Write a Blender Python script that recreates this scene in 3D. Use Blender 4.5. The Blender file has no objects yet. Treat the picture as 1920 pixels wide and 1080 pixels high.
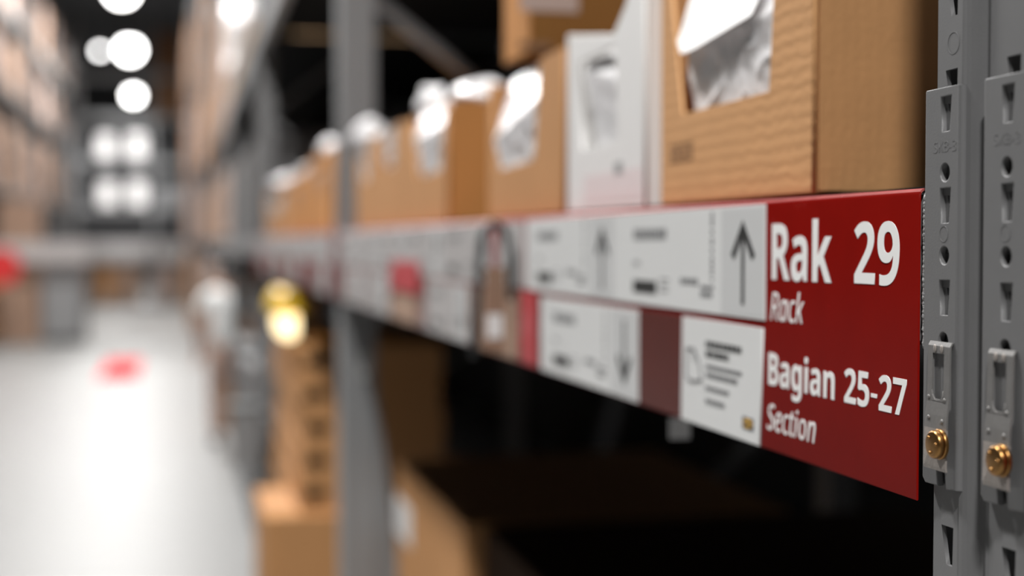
import bpy, bmesh, math, random
from mathutils import Vector, Matrix, noise

random.seed(7)
scene = bpy.context.scene
COL = scene.collection

# ------------------------------------------------------------------ camera, world, exposure
EYE = 1.75                      # camera height above the floor
FPX = 2667.0                    # focal length in pixels of a 1920 px wide frame
YAW, PITCH = math.radians(13.1827), math.radians(-1.804)
FW = Vector((math.sin(YAW) * math.cos(PITCH), math.cos(YAW) * math.cos(PITCH), math.sin(PITCH)))
RT = Vector((math.cos(YAW), -math.sin(YAW), 0))
UP = RT.cross(FW)
cam_d = bpy.data.cameras.new('camera')
cam = bpy.data.objects.new('camera', cam_d)
COL.objects.link(cam)
cam.matrix_world = Matrix(((RT.x, UP.x, -FW.x, 0), (RT.y, UP.y, -FW.y, 0), (RT.z, UP.z, -FW.z, EYE), (0, 0, 0, 1)))
cam_d.sensor_width = 36.0
cam_d.lens = 36.0 * FPX / 1920.0
cam_d.clip_start, cam_d.clip_end = 0.05, 200
cam_d.dof.use_dof = True
cam_d.dof.focus_distance = 0.805
cam_d.dof.aperture_fstop = 3.0
cam_d.dof.aperture_blades = 0
scene.camera = cam

world = bpy.data.worlds.new('world')
scene.world = world
world.use_nodes = True
world.node_tree.nodes['Background'].inputs[0].default_value = (0.9, 0.95, 1.0, 1)
world.node_tree.nodes['Background'].inputs[1].default_value = 0.004
scene.view_settings.view_transform = 'Standard'
scene.view_settings.look = 'None'
scene.view_settings.exposure = 0.0
scene.view_settings.gamma = 1.0
scene.view_settings.use_curve_mapping = False
scene.cycles.use_denoising = True
scene.cycles.sample_clamp_indirect = 6.0
scene.cycles.max_bounces = 6

LAMP_X, LAMP_H, LAMP_W = -1.45, 6.0 + EYE, 700.0
LAMP_Y = (-3.4, 4.0, 12.4, 19.5, 27.5, 35.2, 45.9, 60.0)


# ------------------------------------------------------------------ helpers
def ray(px, py):
    return FW + RT * ((px - 960) / FPX) + UP * ((540 - py) / FPX)


def PX(px, py, X):
    """point of the vertical plane at distance X beside the camera that the photograph shows at (px, py)"""
    d = ray(px, py)
    p = d * (X / d.x)
    return Vector((p.x, p.y, p.z + EYE))


def PY(px, py, Y):
    d = ray(px, py)
    p = d * (Y / d.y)
    return Vector((p.x, p.y, p.z + EYE))


def tag(o, label=None, cat=None, group=None, kind=None):
    if label: o['label'] = label
    if cat: o['category'] = cat
    if group: o['group'] = group
    if kind: o['kind'] = kind
    return o


def empty(name, loc, label=None, cat=None, group=None):
    o = bpy.data.objects.new(name, None)
    o.empty_display_size = 0.05
    COL.objects.link(o)
    o.location = loc
    return tag(o, label, cat, group)


def link_mesh(name, me, mat, parent=None, smooth=False):
    o = bpy.data.objects.new(name, me)
    COL.objects.link(o)
    if mat is not None and len(me.materials) == 0:
        me.materials.append(mat)
    if smooth:
        for p in me.polygons: p.use_smooth = True
    if parent is not None:
        o.parent = parent
        q, off = parent, Vector((0, 0, 0))
        while q is not None:
            off += Vector(q.location); q = q.parent
        me.transform(Matrix.Translation(-off))
    return o


def build(name, bm, mat, parent=None, smooth=False):
    """bm is in world coordinates"""
    me = bpy.data.meshes.new(name)
    bm.normal_update()
    bm.to_mesh(me)
    bm.free()
    return link_mesh(name, me, mat, parent, smooth)


def B():
    return bmesh.new()


def box(bm, x0, x1, y0, y1, z0, z1, bev=0.0, seg=2):
    r = bmesh.ops.create_cube(bm, size=1.0)
    vs = r['verts']
    for v in vs:
        v.co = Vector(((x0 + x1) / 2 + v.co.x * (x1 - x0), (y0 + y1) / 2 + v.co.y * (y1 - y0), (z0 + z1) / 2 + v.co.z * (z1 - z0)))
    if bev > 0:
        es = list({e for v in vs for e in v.link_edges})
        bmesh.ops.bevel(bm, geom=es, offset=bev, segments=seg, affect='EDGES', profile=0.5)
    return bm


def cyl(bm, p, axis, r, h, seg=32, r2=None, bev=0.0):
    """cylinder whose base centre is p and that runs h along axis"""
    res = bmesh.ops.create_cone(bm, cap_ends=True, segments=seg, radius1=r, radius2=r if r2 is None else r2, depth=h)
    q = Vector((0, 0, 1)).rotation_difference(Vector(axis).normalized())
    M = Matrix.Translation(Vector(p)) @ q.to_matrix().to_4x4() @ Matrix.Translation((0, 0, h / 2))
    if bev:
        es = [e for e in {e for v in res['verts'] for e in v.link_edges} if abs(e.verts[0].co.z - e.verts[1].co.z) < 1e-6]
        out = bmesh.ops.bevel(bm, geom=es, offset=bev, segments=3, affect='EDGES', profile=0.5)
        vs = set(res['verts']) | set(out['verts'])
        vs = [v for v in vs if v.is_valid]
    else:
        vs = res['verts']
    for v in vs: v.co = M @ v.co
    return bm


def bar(bm, a, b, w, d):
    """rectangular bar from a to b, w wide, d deep"""
    a, b = Vector(a), Vector(b)
    t = (b - a).normalized()
    s = t.cross(Vector((1, 0, 0)))
    if s.length < 1e-3: s = t.cross(Vector((0, 1, 0)))
    s.normalize(); u = t.cross(s)
    vs = []
    for p in (a, b):
        for i, j in ((-1, -1), (1, -1), (1, 1), (-1, 1)):
            vs.append(bm.verts.new(p + s * (i * w / 2) + u * (j * d / 2)))
    for f in ((0, 1, 2, 3), (7, 6, 5, 4), (0, 4, 5, 1), (1, 5, 6, 2), (2, 6, 7, 3), (3, 7, 4, 0)):
        bm.faces.new([vs[k] for k in f])
    bmesh.ops.recalc_face_normals(bm, faces=bm.faces[:])
    return bm


def tube(bm, pts, r, seg=12):
    pts = [Vector(p) for p in pts]
    rings = []
    for i, p in enumerate(pts):
        t = (pts[min(i + 1, len(pts) - 1)] - pts[max(i - 1, 0)]).normalized()
        s = t.cross(Vector((0, 1, 0)))
        if s.length < 1e-3: s = t.cross(Vector((1, 0, 0)))
        s.normalize(); u = t.cross(s)
        rings.append([bm.verts.new(p + (s * math.cos(a) + u * math.sin(a)) * r) for a in [2 * math.pi * k / seg for k in range(seg)]])
    for a, b in zip(rings, rings[1:]):
        for k in range(seg):
            bm.faces.new((a[k], a[(k + 1) % seg], b[(k + 1) % seg], b[k]))
    bm.faces.new(rings[0][::-1]); bm.faces.new(rings[-1])
    bmesh.ops.recalc_face_normals(bm, faces=bm.faces[:])
    return bm


def sheet(bm, section, z0, z1, t):
    """a folded sheet: (x, y) section polyline swept from z0 to z1, thickened by t"""
    n = len(section)
    nor = []
    for i in range(n):
        a = Vector(section[max(i - 1, 0)]); b = Vector(section[min(i + 1, n - 1)])
        d = (b - a).normalized(); nor.append(Vector((-d.y, d.x)))
    rows = []
    for z in (z0, z1):
        rows.append([bm.verts.new((section[i][0], section[i][1], z)) for i in range(n)])
        rows.append([bm.verts.new((section[i][0] + nor[i].x * t, section[i][1] + nor[i].y * t, z)) for i in range(n)])
    f0, b0, f1, b1 = rows
    for i in range(n - 1):
        bm.faces.new((f0[i], f0[i + 1], f1[i + 1], f1[i])); bm.faces.new((b0[i + 1], b0[i], b1[i], b1[i + 1]))
        bm.faces.new((f0[i + 1], f0[i], b0[i], b0[i + 1])); bm.faces.new((f1[i], f1[i + 1], b1[i + 1], b1[i]))
    bm.faces.new((f0[0], f1[0], b1[0], b0[0])); bm.faces.new((f1[-1], f0[-1], b0[-1], b1[-1]))
    bmesh.ops.recalc_face_normals(bm, faces=bm.faces[:])
    return bm


def plate_mesh(outers, holes, xf, t, bev=0.0, res=2):
    """flat plates facing the aisle: closed outlines in (y, z world), front face at x = xf, t thick"""
    cu = bpy.data.curves.new('plate', 'CURVE')
    cu.dimensions = '2D'; cu.fill_mode = 'BOTH'
    cu.extrude = max(t / 2 - bev, 1e-5)
    cu.bevel_depth = bev; cu.bevel_resolution = res; cu.offset = -bev
    oy, oz = outers[0][0]
    for pts in list(outers) + list(holes):
        s = cu.splines.new('POLY')
        s.points.add(len(pts) - 1)
        for p, (y, z) in zip(s.points, pts): p.co = (-(y - oy), z - oz, 0, 1)
        s.use_cyclic_u = True
    o = bpy.data.objects.new('plate', cu)
    COL.objects.link(o)
    dg = bpy.context.evaluated_depsgraph_get()
    me = bpy.data.meshes.new_from_object(o.evaluated_get(dg))
    bpy.data.objects.remove(o); bpy.data.curves.remove(cu)
    me.transform(Matrix(((0, 0, -1, xf + t / 2), (-1, 0, 0, oy), (0, 1, 0, oz), (0, 0, 0, 1))))
    me.materials.clear()
    return me


def plate(name, outer, holes, xf, t, mat, parent=None, bev=0.0):
    return link_mesh(name, plate_mesh([outer], holes, xf, t, bev), mat, parent)


def circle(cy, cz, r, n=24):
    return [(cy + r * math.cos(2 * math.pi * k / n), cz + r * math.sin(2 * math.pi * k / n)) for k in range(n)]


def rect(y0, y1, z0, z1):
    return [(y0, z0), (y1, z0), (y1, z1), (y0, z1)]


def copy_tree(o, parent=None, dy=0.0):
    c = o.copy(); COL.objects.link(c)
    if parent is not None: c.parent = parent
    c.location.y += dy
    for ch in list(o.children):
        copy_tree(ch, c)
    return c


# ------------------------------------------------------------------ materials
def mat(name, rgb, rough=0.5, metal=0.0, spec=0.5, var=0.0, var_scale=20.0, bump=0.0, bump_scale=200.0, stripe=None, emit=None, strength=0.0, coat=0.0, trans=0.0):
    m = bpy.data.materials.new(name)
    m.use_nodes = True
    nt = m.node_tree; N, L = nt.nodes, nt.links
    b = N['Principled BSDF']
    b.inputs['Base Color'].default_value = (*rgb, 1)
    b.inputs['Roughness'].default_value = rough
    b.inputs['Metallic'].default_value = metal
    b.inputs['Specular IOR Level'].default_value = spec
    b.inputs['Coat Weight'].default_value = coat
    b.inputs['Coat Roughness'].default_value = 0.15
    b.inputs['Transmission Weight'].default_value = trans
    tc = N.new('ShaderNodeTexCoord')
    if var > 0:
        no = N.new('ShaderNodeTexNoise'); no.inputs['Scale'].default_value = var_scale; no.inputs['Detail'].default_value = 4
        L.new(tc.outputs['Object'], no.inputs['Vector'])
        mx = N.new('ShaderNodeMix'); mx.data_type = 'RGBA'
        mx.inputs['A'].default_value = (*[c * (1 - var) for c in rgb], 1)
        mx.inputs['B'].default_value = (*[min(1, c * (1 + var)) for c in rgb], 1)
        L.new(no.outputs['Fac'], mx.inputs['Factor']); L.new(mx.outputs['Result'], b.inputs['Base Color'])
    h = None
    if stripe:
        axis, period, depth = stripe
        wv = N.new('ShaderNodeTexWave'); wv.bands_direction = axis
        wv.inputs['Scale'].default_value = 2 * math.pi / period / 20.0
        wv.inputs['Distortion'].default_value = 3.0; wv.inputs['Detail'].default_value = 2; wv.inputs['Detail Scale'].default_value = 2
        L.new(tc.outputs['Object'], wv.inputs['Vector'])
        bp = N.new('ShaderNodeBump'); bp.inputs['Distance'].default_value = depth; bp.inputs['Strength'].default_value = 1.0
        L.new(wv.outputs['Fac'], bp.inputs['Height']); h = bp
    if bump > 0:
        no2 = N.new('ShaderNodeTexNoise'); no2.inputs['Scale'].default_value = bump_scale; no2.inputs['Detail'].default_value = 3
        L.new(tc.outputs['Object'], no2.inputs['Vector'])
        bp2 = N.new('ShaderNodeBump'); bp2.inputs['Distance'].default_value = bump; bp2.inputs['Strength'].default_value = 1.0
        L.new(no2.outputs['Fac'], bp2.inputs['Height'])
        if h is not None: L.new(h.outputs['Normal'], bp2.inputs['Normal'])
        h = bp2
    if h is not None: L.new(h.outputs['Normal'], b.inputs['Normal'])
    if emit:
        b.inputs['Emission Color'].default_value = (*emit, 1)
        b.inputs['Emission Strength'].default_value = strength
    return m


M = {
    'floor': mat('polished_concrete', (0.196, 0.196, 0.193), 0.45, spec=0.35, var=0.05, var_scale=0.8),
    'wall': mat('dark_cladding', (0.04, 0.04, 0.042), 0.8),
    'ceiling': mat('dark_ceiling', (0.035, 0.035, 0.037), 0.9),
    'steel': mat('grey_painted_steel', (0.148, 0.148, 0.15), 0.42, var=0.06, var_scale=60, bump=0.00006, bump_scale=900),
    'steel_light': mat('light_grey_steel', (0.27, 0.275, 0.28), 0.45, var=0.05, var_scale=8),
    'weld': mat('rough_weld', (0.27, 0.27, 0.27), 0.5, var=0.5, var_scale=350, bump=0.0012, bump_scale=420),
    'clip': mat('zinc_sheet', (0.20, 0.195, 0.19), 0.38, metal=0.3, var=0.15, var_scale=120, bump=0.0001, bump_scale=500),
    'bare': mat('bare_zinc', (0.36, 0.325, 0.30), 0.42, metal=0.35, var=0.22, var_scale=300, bump=0.0002, bump_scale=700),
    'brass': mat('brass', (0.40, 0.215, 0.075), 0.30, metal=1.0, var=0.15, var_scale=200),
    'red': mat('red_enamel', (0.24, 0.0050, 0.0025), 0.30, spec=0.32, coat=0.0, var=0.10, var_scale=30, bump=0.00001, bump_scale=500),
    'highlight_red': mat('red_enamel_lip_highlight', (0.40, 0.085, 0.08), 0.38, var=0.35, var_scale=45),  # pinkish tone paints the highlight along the rail's top fold
    'dull_red': mat('dull_red_strip', (0.085, 0.012, 0.008), 0.4, spec=0.3, var=0.15, var_scale=40),
    'letter': mat('white_vinyl', (0.84, 0.84, 0.83), 0.45),
    'label': mat('white_label_card', (0.70, 0.705, 0.70), 0.38, var=0.03, var_scale=15),
    'label_grey': mat('pale_grey_card', (0.58, 0.585, 0.585), 0.4),
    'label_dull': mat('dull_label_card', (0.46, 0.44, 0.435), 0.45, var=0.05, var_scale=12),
    'ink': mat('black_ink', (0.012, 0.012, 0.012), 0.6),
    'ink_grey': mat('grey_ink', (0.16, 0.16, 0.165), 0.6),
    'ink_faint': mat('faint_ink', (0.30, 0.30, 0.30), 0.6),
    'blue': mat('navy_ink', (0.03, 0.035, 0.07), 0.5),
    'yellow_ink': mat('yellow_ink', (0.75, 0.42, 0.02), 0.5),
    'card_front': mat('corrugated_board', (0.55, 0.295, 0.13), 0.75, spec=0.2, var=0.08, var_scale=35, stripe=('Z', 0.0105, 0.00017), bump=0.0004, bump_scale=160),
    'card': mat('brown_board', (0.47, 0.24, 0.10), 0.8, spec=0.2, var=0.08, var_scale=14, bump=0.0003, bump_scale=120),
    'card_side': mat('brown_board_upright_flutes', (0.44, 0.23, 0.098), 0.8, spec=0.2, var=0.10, var_scale=30, stripe=('X', 0.009, 0.00012), bump=0.0004, bump_scale=150),
    'card_orange': mat('orange_brown_board', (0.50, 0.225, 0.07), 0.8, spec=0.2, var=0.08, var_scale=8),
    'card_shade_side': mat('shade_side_board', (0.20, 0.09, 0.022), 0.8, spec=0.2, var=0.08, var_scale=8),  # board darkened to put shade into the upper carton's side
    'card_pale': mat('pale_board', (0.36, 0.24, 0.175), 0.8, spec=0.2, var=0.10, var_scale=3),
    'card_pink': mat('pinkish_board', (0.42, 0.32, 0.28), 0.8, spec=0.2, var=0.08, var_scale=3),
    'card_in_shade': mat('shade_dark_board', (0.05, 0.025, 0.012), 0.85, spec=0.1, var=0.1, var_scale=3),  # shade under the beam is put into this near-black board colour
    'card_dark': mat('dark_board', (0.20, 0.11, 0.06), 0.85, spec=0.2, var=0.1, var_scale=3),
    'white_box': mat('white_board', (0.74, 0.73, 0.72), 0.5, var=0.02, var_scale=10),
    'wrap': mat('white_wrap', (0.82, 0.80, 0.79), 0.3, bump=0.003, bump_scale=12),
    'bag': mat('cloudy_polybag', (0.85, 0.84, 0.85), 0.36, spec=0.5, var=0.14, var_scale=22, coat=0.25, bump=0.0006, bump_scale=60),
    'paper': mat('white_sheet', (0.88, 0.88, 0.88), 0.5),
    'wood': mat('pallet_wood', (0.42, 0.26, 0.13), 0.8, var=0.2, var_scale=6),
    'dark': mat('dark_plastic', (0.015, 0.015, 0.015), 0.9, spec=0.05),
    'bin_grey': mat('bin_plastic', (0.21, 0.21, 0.212), 0.5),
    'grey_plastic': mat('grey_plastic', (0.13, 0.13, 0.132), 0.5),
    'strap': mat('grey_strap', (0.06, 0.065, 0.066), 0.45),
    'yellow': mat('yellow_plastic', (0.80, 0.50, 0.02), 0.4),
    'glow': mat('warm_lens', (0.9, 0.8, 0.6), 0.4, emit=(1.0, 0.80, 0.46), strength=2.6),
    'lens': mat('lamp_lens', (0.9, 0.9, 0.9), 0.4, emit=(1.0, 0.985, 0.97), strength=18.0),
    'skin': mat('skin', (0.50, 0.30, 0.22), 0.55),
    'hair': mat('black_hair', (0.012, 0.010, 0.010), 0.5),
    'shirt': mat('white_cotton', (0.80, 0.80, 0.79), 0.85, bump=0.003, bump_scale=14),
    'trouser': mat('beige_cotton', (0.40, 0.27, 0.22), 0.85),
    'shoe': mat('shoe_rubber', (0.05, 0.05, 0.05), 0.6),
    'marking': mat('red_floor_paint', (0.66, 0.03, 0.04), 0.85, spec=0.05),
    'sign_red': mat('red_sign', (0.55, 0.02, 0.02), 0.45),
    'pink': mat('pink_red_card', (0.50, 0.06, 0.07), 0.45),
    'brown_card': mat('brown_card', (0.25, 0.15, 0.10), 0.6),
}

GLYPHS = {
    'Rak': '0 0,0 1000,291 1000,387 995,469 981,538 958,593 926,636 884,666 832,684 771,690 700,689 667,684 636,676 607,665 581,651 556,634 533,616 513,596 494,574 477,552 461,528 448,504 436,798 0,563 0,325 384,211 384,211 0;211 556,280 556,329 558,370 565,404 576,431 591,451 611,465 634,473 662,476 695,473 728,464 756,449 779,428 796,400 809,366 819,324 824,276 826,211 826;1094 -14,1045 -10,1000 1,960 19,924 46,895 79,874 121,861 171,857 228,862 285,879 334,905 375,943 408,991 434,1049 453,1119 466,1199 472,1332 476,1332 510,1330 538,1324 562,1314 582,1300 598,1283 610,1263 619,1239 624,1213 626,1185 625,1158 622,1130 617,1104 610,1077 601,1050 592,1024 581,997 570,929 711,960 727,994 740,1028 752,1065 762,1103 770,1142 776,1181 779,1221 780,1294 776,1357 763,1412 743,1457 714,1493 676,1519 629,1534 574,1539 510,1539 0,1394 0,1353 104,1347 104,1322 75,1297 50,1271 30,1244 14,1214 2,1179 -7,1139 -12;1172 139,1205 141,1234 149,1261 161,1286 179,1306 201,1320 227,1329 257,1332 291,1332 354,1251 352,1204 348,1165 341,1134 330,1111 315,1093 297,1081 276,1074 253,1071 227,1073 205,1078 186,1087 171,1099 159,1114 150,1132 144,1151 140;1754 0,1754 1064,1962 1064,1962 588,1962 567,1961 545,1960 524,1959 502,1951 416,1954 416,1997 475,2009 490,2020 505,2032 519,2045 532,2259 765,2494 765,2190 433,2513 0,2272 0,2052 310,1962 238,1962 0',
    '29': '3 0,3 147,254 401,290 438,323 471,351 502,376 530,397 556,415 580,431 604,443 626,452 648,458 671,462 694,464 718,462 747,455 771,445 791,431 808,413 821,392 830,368 836,342 838,313 836,285 831,257 823,230 811,202 796,174 779,145 758,115 735,0 871,22 890,45 908,68 925,92 941,117 957,144 970,173 983,204 994,237 1003,274 1009,314 1013,357 1014,404 1012,448 1005,489 994,526 978,559 959,589 936,614 911,635 882,652 850,664 817,671 781,674 744,672 703,665 665,655 628,641 593,622 559,600 525,575 492,546 458,513 423,477 387,437 348,395 308,266 188,266 178,702 178,702 0;997 -14,929 -12,910 -11,893 -9,877 -7,863 -4,863 165,922 155,937 154,952 152,968 152,983 151,1042 154,1094 161,1138 174,1176 191,1207 213,1234 239,1255 268,1272 301,1284 338,1294 377,1300 419,1304 464,1296 464,1280 440,1261 418,1241 399,1218 381,1191 366,1158 356,1119 349,1074 347,1014 353,959 368,911 394,870 430,836 476,812 530,798 593,793 664,798 741,816 809,844 868,884 919,934 959,992 988,1059 1005,1133 1011,1183 1008,1230 999,1275 985,1318 964,1357 938,1392 905,1423 866,1450 820,1471 768,1486 710,1496 644,1499 573,1498 530,1495 488,1492 445,1486 403,1479 361,1469 320,1456 281,1442 243,1425 207,1404 172,1380 140,1354 110,1323 82,1289 58,1251 37,1209 19,1163 5,1113 -6,1057 -12;1133 510,1156 511,1177 515,1197 522,1215 531,1231 542,1246 554,1258 568,1269 583,1277 599,1284 615,1287 632,1289 648,1287 671,1284 694,1279 717,1272 739,1262 761,1251 780,1237 798,1221 813,1203 826,1183 835,1161 840,1137 842,1108 839,1081 831,1057 818,1036 800,1019 776,1007 745,1000 709,997 667,999 632,1006 602,1016 575,1031 552,1050 533,1073 520,1101 512',
    'Bagian': '0 0,0 1000,311 1000,405 996,487 986,556 968,613 944,658 911,690 867,709 812,716 746,713 705,706 668,693 633,676 602,654 576,627 555,597 540,562 531,562 524,586 518,610 510,632 500,653 489,672 475,689 458,704 438,717 416,728 390,735 361,739 327,741 290,735 226,716 169,686 119,643 77,589 43,527 19,455 5,374 0;211 604,335 604,377 605,413 611,441 620,463 633,479 649,490 669,496 692,499 718,496 745,488 768,475 787,457 801,433 812,402 820,366 825,324 826,211 826;211 175,350 175,394 177,431 184,461 196,483 212,500 232,512 255,519 282,521 311,519 338,511 362,499 383,482 401,459 416,428 427,390 433,343 436,211 436;1111 -14,1062 -10,1017 1,977 19,941 46,912 79,891 121,878 171,874 228,879 285,895 334,922 375,959 408,1007 434,1066 453,1136 466,1216 472,1349 476,1349 510,1347 538,1341 562,1331 582,1317 598,1300 610,1280 619,1256 624,1230 626,1202 625,1174 622,1147 617,1120 610,1094 601,1067 592,1041 581,1014 570,945 711,977 727,1010 740,1045 752,1082 762,1120 770,1158 776,1198 779,1238 780,1311 776,1374 763,1429 743,1474 714,1510 676,1536 629,1551 574,1556 510,1556 0,1410 0,1370 104,1364 104,1339 75,1314 50,1287 30,1261 14,1231 2,1196 -7,1156 -12;1189 139,1221 141,1251 149,1278 161,1303 179,1323 201,1337 227,1346 257,1349 291,1349 354,1268 352,1221 348,1182 341,1151 330,1127 315,1110 297,1098 276,1091 253,1088 227,1090 205,1095 186,1104 171,1116 159,1131 150,1148 144,1168 140;2056 -336,2016 -336,1978 -334,1941 -331,1905 -326,1871 -320,1837 -313,1803 -303,1770 -291,1770 -125,1842 -150,1916 -169,1991 -180,2069 -183,2139 -173,2189 -140,2220 -86,2230 -10,2230 6,2232 55,2235 99,2230 99,2209 71,2187 48,2162 28,2136 13,2108 1,2078 -7,2046 -12,2013 -14,1948 -7,1892 12,1842 45,1800 90,1767 148,1743 215,1729 293,1724 381,1729 470,1744 548,1768 616,1803 674,1845 720,1896 752,1953 772,2018 779,2085 772,2144 751,2196 716,2239 667,2245 667,2262 765,2438 765,2438 -1,2432 -78,2414 -146,2384 -203,2342 -251,2288 -288,2222 -315,2145 -331;2087 150,2124 153,2156 161,2183 175,2205 195,2222 222,2234 258,2241 302,2244 354,2244 380,2241 437,2234 485,2222 525,2206 556,2184 579,2157 596,2123 606,2084 609,2020 595,1974 551,1946 479,1937 378,1946 278,1974 207,2021 164;2762 860,2739 861,2718 866,2699 873,2681 882,2667 896,2657 914,2651 936,2648 962,2651 989,2657 1012,2667 1030,2681 1043,2699 1052,2718 1059,2739 1063,2762 1064,2784 1063,2805 1059,2824 1052,2842 1043,2856 1030,2867 1012,2873 989,2875 962,2873 936,2867 914,2856 896,2842 882,2824 873,2805 866,2784 861;2657 0,2657 765,2866 765,2866 0;3270 -14,3221 -10,3177 1,3137 19,3101 46,3071 79,3050 121,3038 171,3034 228,3039 285,3055 334,3082 375,3119 408,3167 434,3226 453,3295 466,3375 472,3508 476,3508 510,3506 538,3501 562,3491 582,3477 598,3460 610,3439 619,3416 624,3389 626,3362 625,3334 622,3307 617,3280 610,3254 601,3227 592,3200 581,3174 570,3105 711,3137 727,3170 740,3205 752,3242 762,3279 770,3318 776,3358 779,3398 780,3470 776,3534 763,3588 743,3634 714,3670 676,3695 629,3711 574,3716 510,3716 0,3570 0,3529 104,3524 104,3499 75,3473 50,3447 30,3420 14,3390 2,3355 -7,3315 -12;3349 139,3381 141,3411 149,3438 161,3462 179,3482 201,3497 227,3506 257,3508 291,3508 354,3427 352,3381 348,3342 341,3311 330,3287 315,3270 297,3258 276,3250 253,3248 227,3250 205,3255 186,3264 171,3276 159,3291 150,3308 144,3327 140;3930 0,3930 765,4090 765,4118 667,4129 667,4149 694,4172 717,4199 737,4229 752,4261 764,4295 772,4329 777,4364 779,4423 775,4475 762,4521 741,4562 712,4594 674,4617 626,4631 567,4636 499,4636 0,4427 0,4427 447,4425 486,4420 519,4411 547,4398 571,4381 589,4360 602,4334 609,4304 612,4260 608,4224 596,4195 575,4174 547,4158 511,4147 468,4141 417,4139 360,4139 0',
    '25-27': '3 0,3 147,254 401,290 438,323 471,351 502,376 530,397 556,415 580,431 604,443 626,452 648,458 671,462 694,464 718,462 747,455 771,445 791,431 808,413 821,392 830,368 836,342 838,313 836,285 831,257 823,230 811,202 796,174 779,145 758,115 735,0 871,22 890,45 908,68 925,92 941,117 957,144 970,173 983,204 994,237 1003,274 1009,314 1013,357 1014,404 1012,448 1005,489 994,526 978,559 959,589 936,614 911,635 882,652 850,664 817,671 781,674 744,672 703,665 665,655 628,641 593,622 559,600 525,575 492,546 458,513 423,477 387,437 348,395 308,266 188,266 178,702 178,702 0;1085 -14,1047 -13,1009 -11,973 -6,938 0,904 8,873 17,844 28,817 41,817 223,844 210,874 198,906 187,941 177,977 169,1012 163,1046 159,1078 158,1123 161,1161 168,1194 180,1222 197,1244 219,1259 246,1269 279,1272 317,1259 383,1222 430,1159 458,1071 468,1052 467,1032 466,1011 463,990 460,970 456,952 453,935 449,920 445,836 490,874 1000,1416 1000,1416 821,1059 821,1041 625,1092 634,1107 636,1124 638,1145 638,1168 639,1212 636,1254 630,1294 619,1331 604,1364 584,1394 561,1421 533,1443 501,1461 466,1474 426,1482 382,1485 335,1478 258,1459 190,1428 130,1384 79,1327 38,1259 9,1178 -8;1605 321,1605 430,1944 430,1944 321;2056 0,2056 147,2307 401,2343 438,2376 471,2405 502,2429 530,2450 556,2469 580,2484 604,2496 626,2505 648,2512 671,2515 694,2517 718,2515 747,2509 771,2498 791,2484 808,2466 821,2445 830,2422 836,2395 838,2366 836,2338 831,2310 823,2283 811,2255 796,2227 779,2198 758,2168 735,2053 871,2075 890,2098 908,2121 925,2145 941,2170 957,2197 970,2226 983,2257 994,2290 1003,2327 1009,2367 1013,2410 1014,2458 1012,2502 1005,2542 994,2579 978,2612 959,2642 936,2667 911,2688 882,2705 850,2717 817,2724 781,2727 744,2725 703,2719 665,2708 628,2694 593,2676 559,2654 525,2628 492,2599 458,2566 423,2530 387,2491 348,2448 308,2319 188,2319 178,2755 178,2755 0;2957 0,3332 822,2839 822,2839 1000,3556 1000,3556 867,3178 0',
    'Rack': '0 0,211 1000,431 1000,566 984,662 937,720 857,739 746,736 694,725 646,708 600,683 559,649 522,606 489,553 463,490 441,655 0,518 0,375 413,211 413,125 0;234 520,343 520,408 523,464 535,510 554,547 581,575 613,595 650,607 692,611 738,608 778,599 811,584 837,563 857,536 872,504 882,465 889,420 891,314 891;1015 -14,973 -10,934 2,899 23,869 51,844 87,827 131,816 183,812 242,814 294,819 345,828 394,840 442,855 488,872 531,893 571,916 609,942 643,970 673,1000 700,1032 723,1067 741,1103 754,1141 762,1181 765,1216 762,1248 755,1276 743,1301 725,1323 705,1341 683,1357 660,1370 634,1377 634,1422 751,1515 751,1356 0,1258 0,1276 139,1270 139,1245 109,1218 81,1189 55,1158 32,1125 12,1090 -3,1054 -11;1056 88,1082 91,1107 98,1133 110,1158 126,1182 147,1205 171,1227 198,1247 228,1266 261,1283 297,1297 334,1310 373,1315 392,1319 412,1322 430,1324 447,1326 464,1327 481,1328 496,1328 511,1325 543,1319 571,1307 597,1291 619,1272 637,1249 651,1223 658,1193 661,1166 659,1141 652,1116 642,1092 627,1070 608,1049 586,1029 561,1011 533,995 502,980 469,968 435,957 398,949 360,943 320,940 280,938 239,940 204,946 173,956 147,969 126,986 110,1006 98,1030 91;1887 -14,1827 -10,1774 4,1726 25,1685 56,1651 95,1627 144,1613 200,1608 266,1610 316,1615 364,1623 411,1635 457,1650 501,1668 542,1690 581,1714 616,1741 649,1770 678,1802 703,1838 725,1875 742,1915 755,1956 762,2000 765,2025 764,2049 762,2074 759,2098 755,2122 750,2145 743,2166 736,2186 728,2151 626,2137 632,2121 638,2103 644,2085 650,2065 655,2045 658,2023 660,2001 661,1963 658,1926 648,1893 631,1861 607,1833 578,1808 544,1786 506,1768 464,1753 418,1742 370,1736 320,1734 268,1737 227,1745 192,1759 161,1778 135,1802 115,1830 100,1863 91,1899 88,1923 89,1947 92,1970 96,1992 102,2014 110,2036 117,2058 126,2080 134,2080 31,2060 21,2038 13,2016 5,1992 -1,1968 -7,1942 -11,1915 -13;2213 0,2438 1064,2563 1064,2472 641,2460 589,2450 542,2440 502,2431 468,2423 441,2416 418,2410 400,2406 388,2409 388,2765 751,2910 751,2588 429,2789 0,2653 0,2494 352,2394 272,2338 0',
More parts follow.
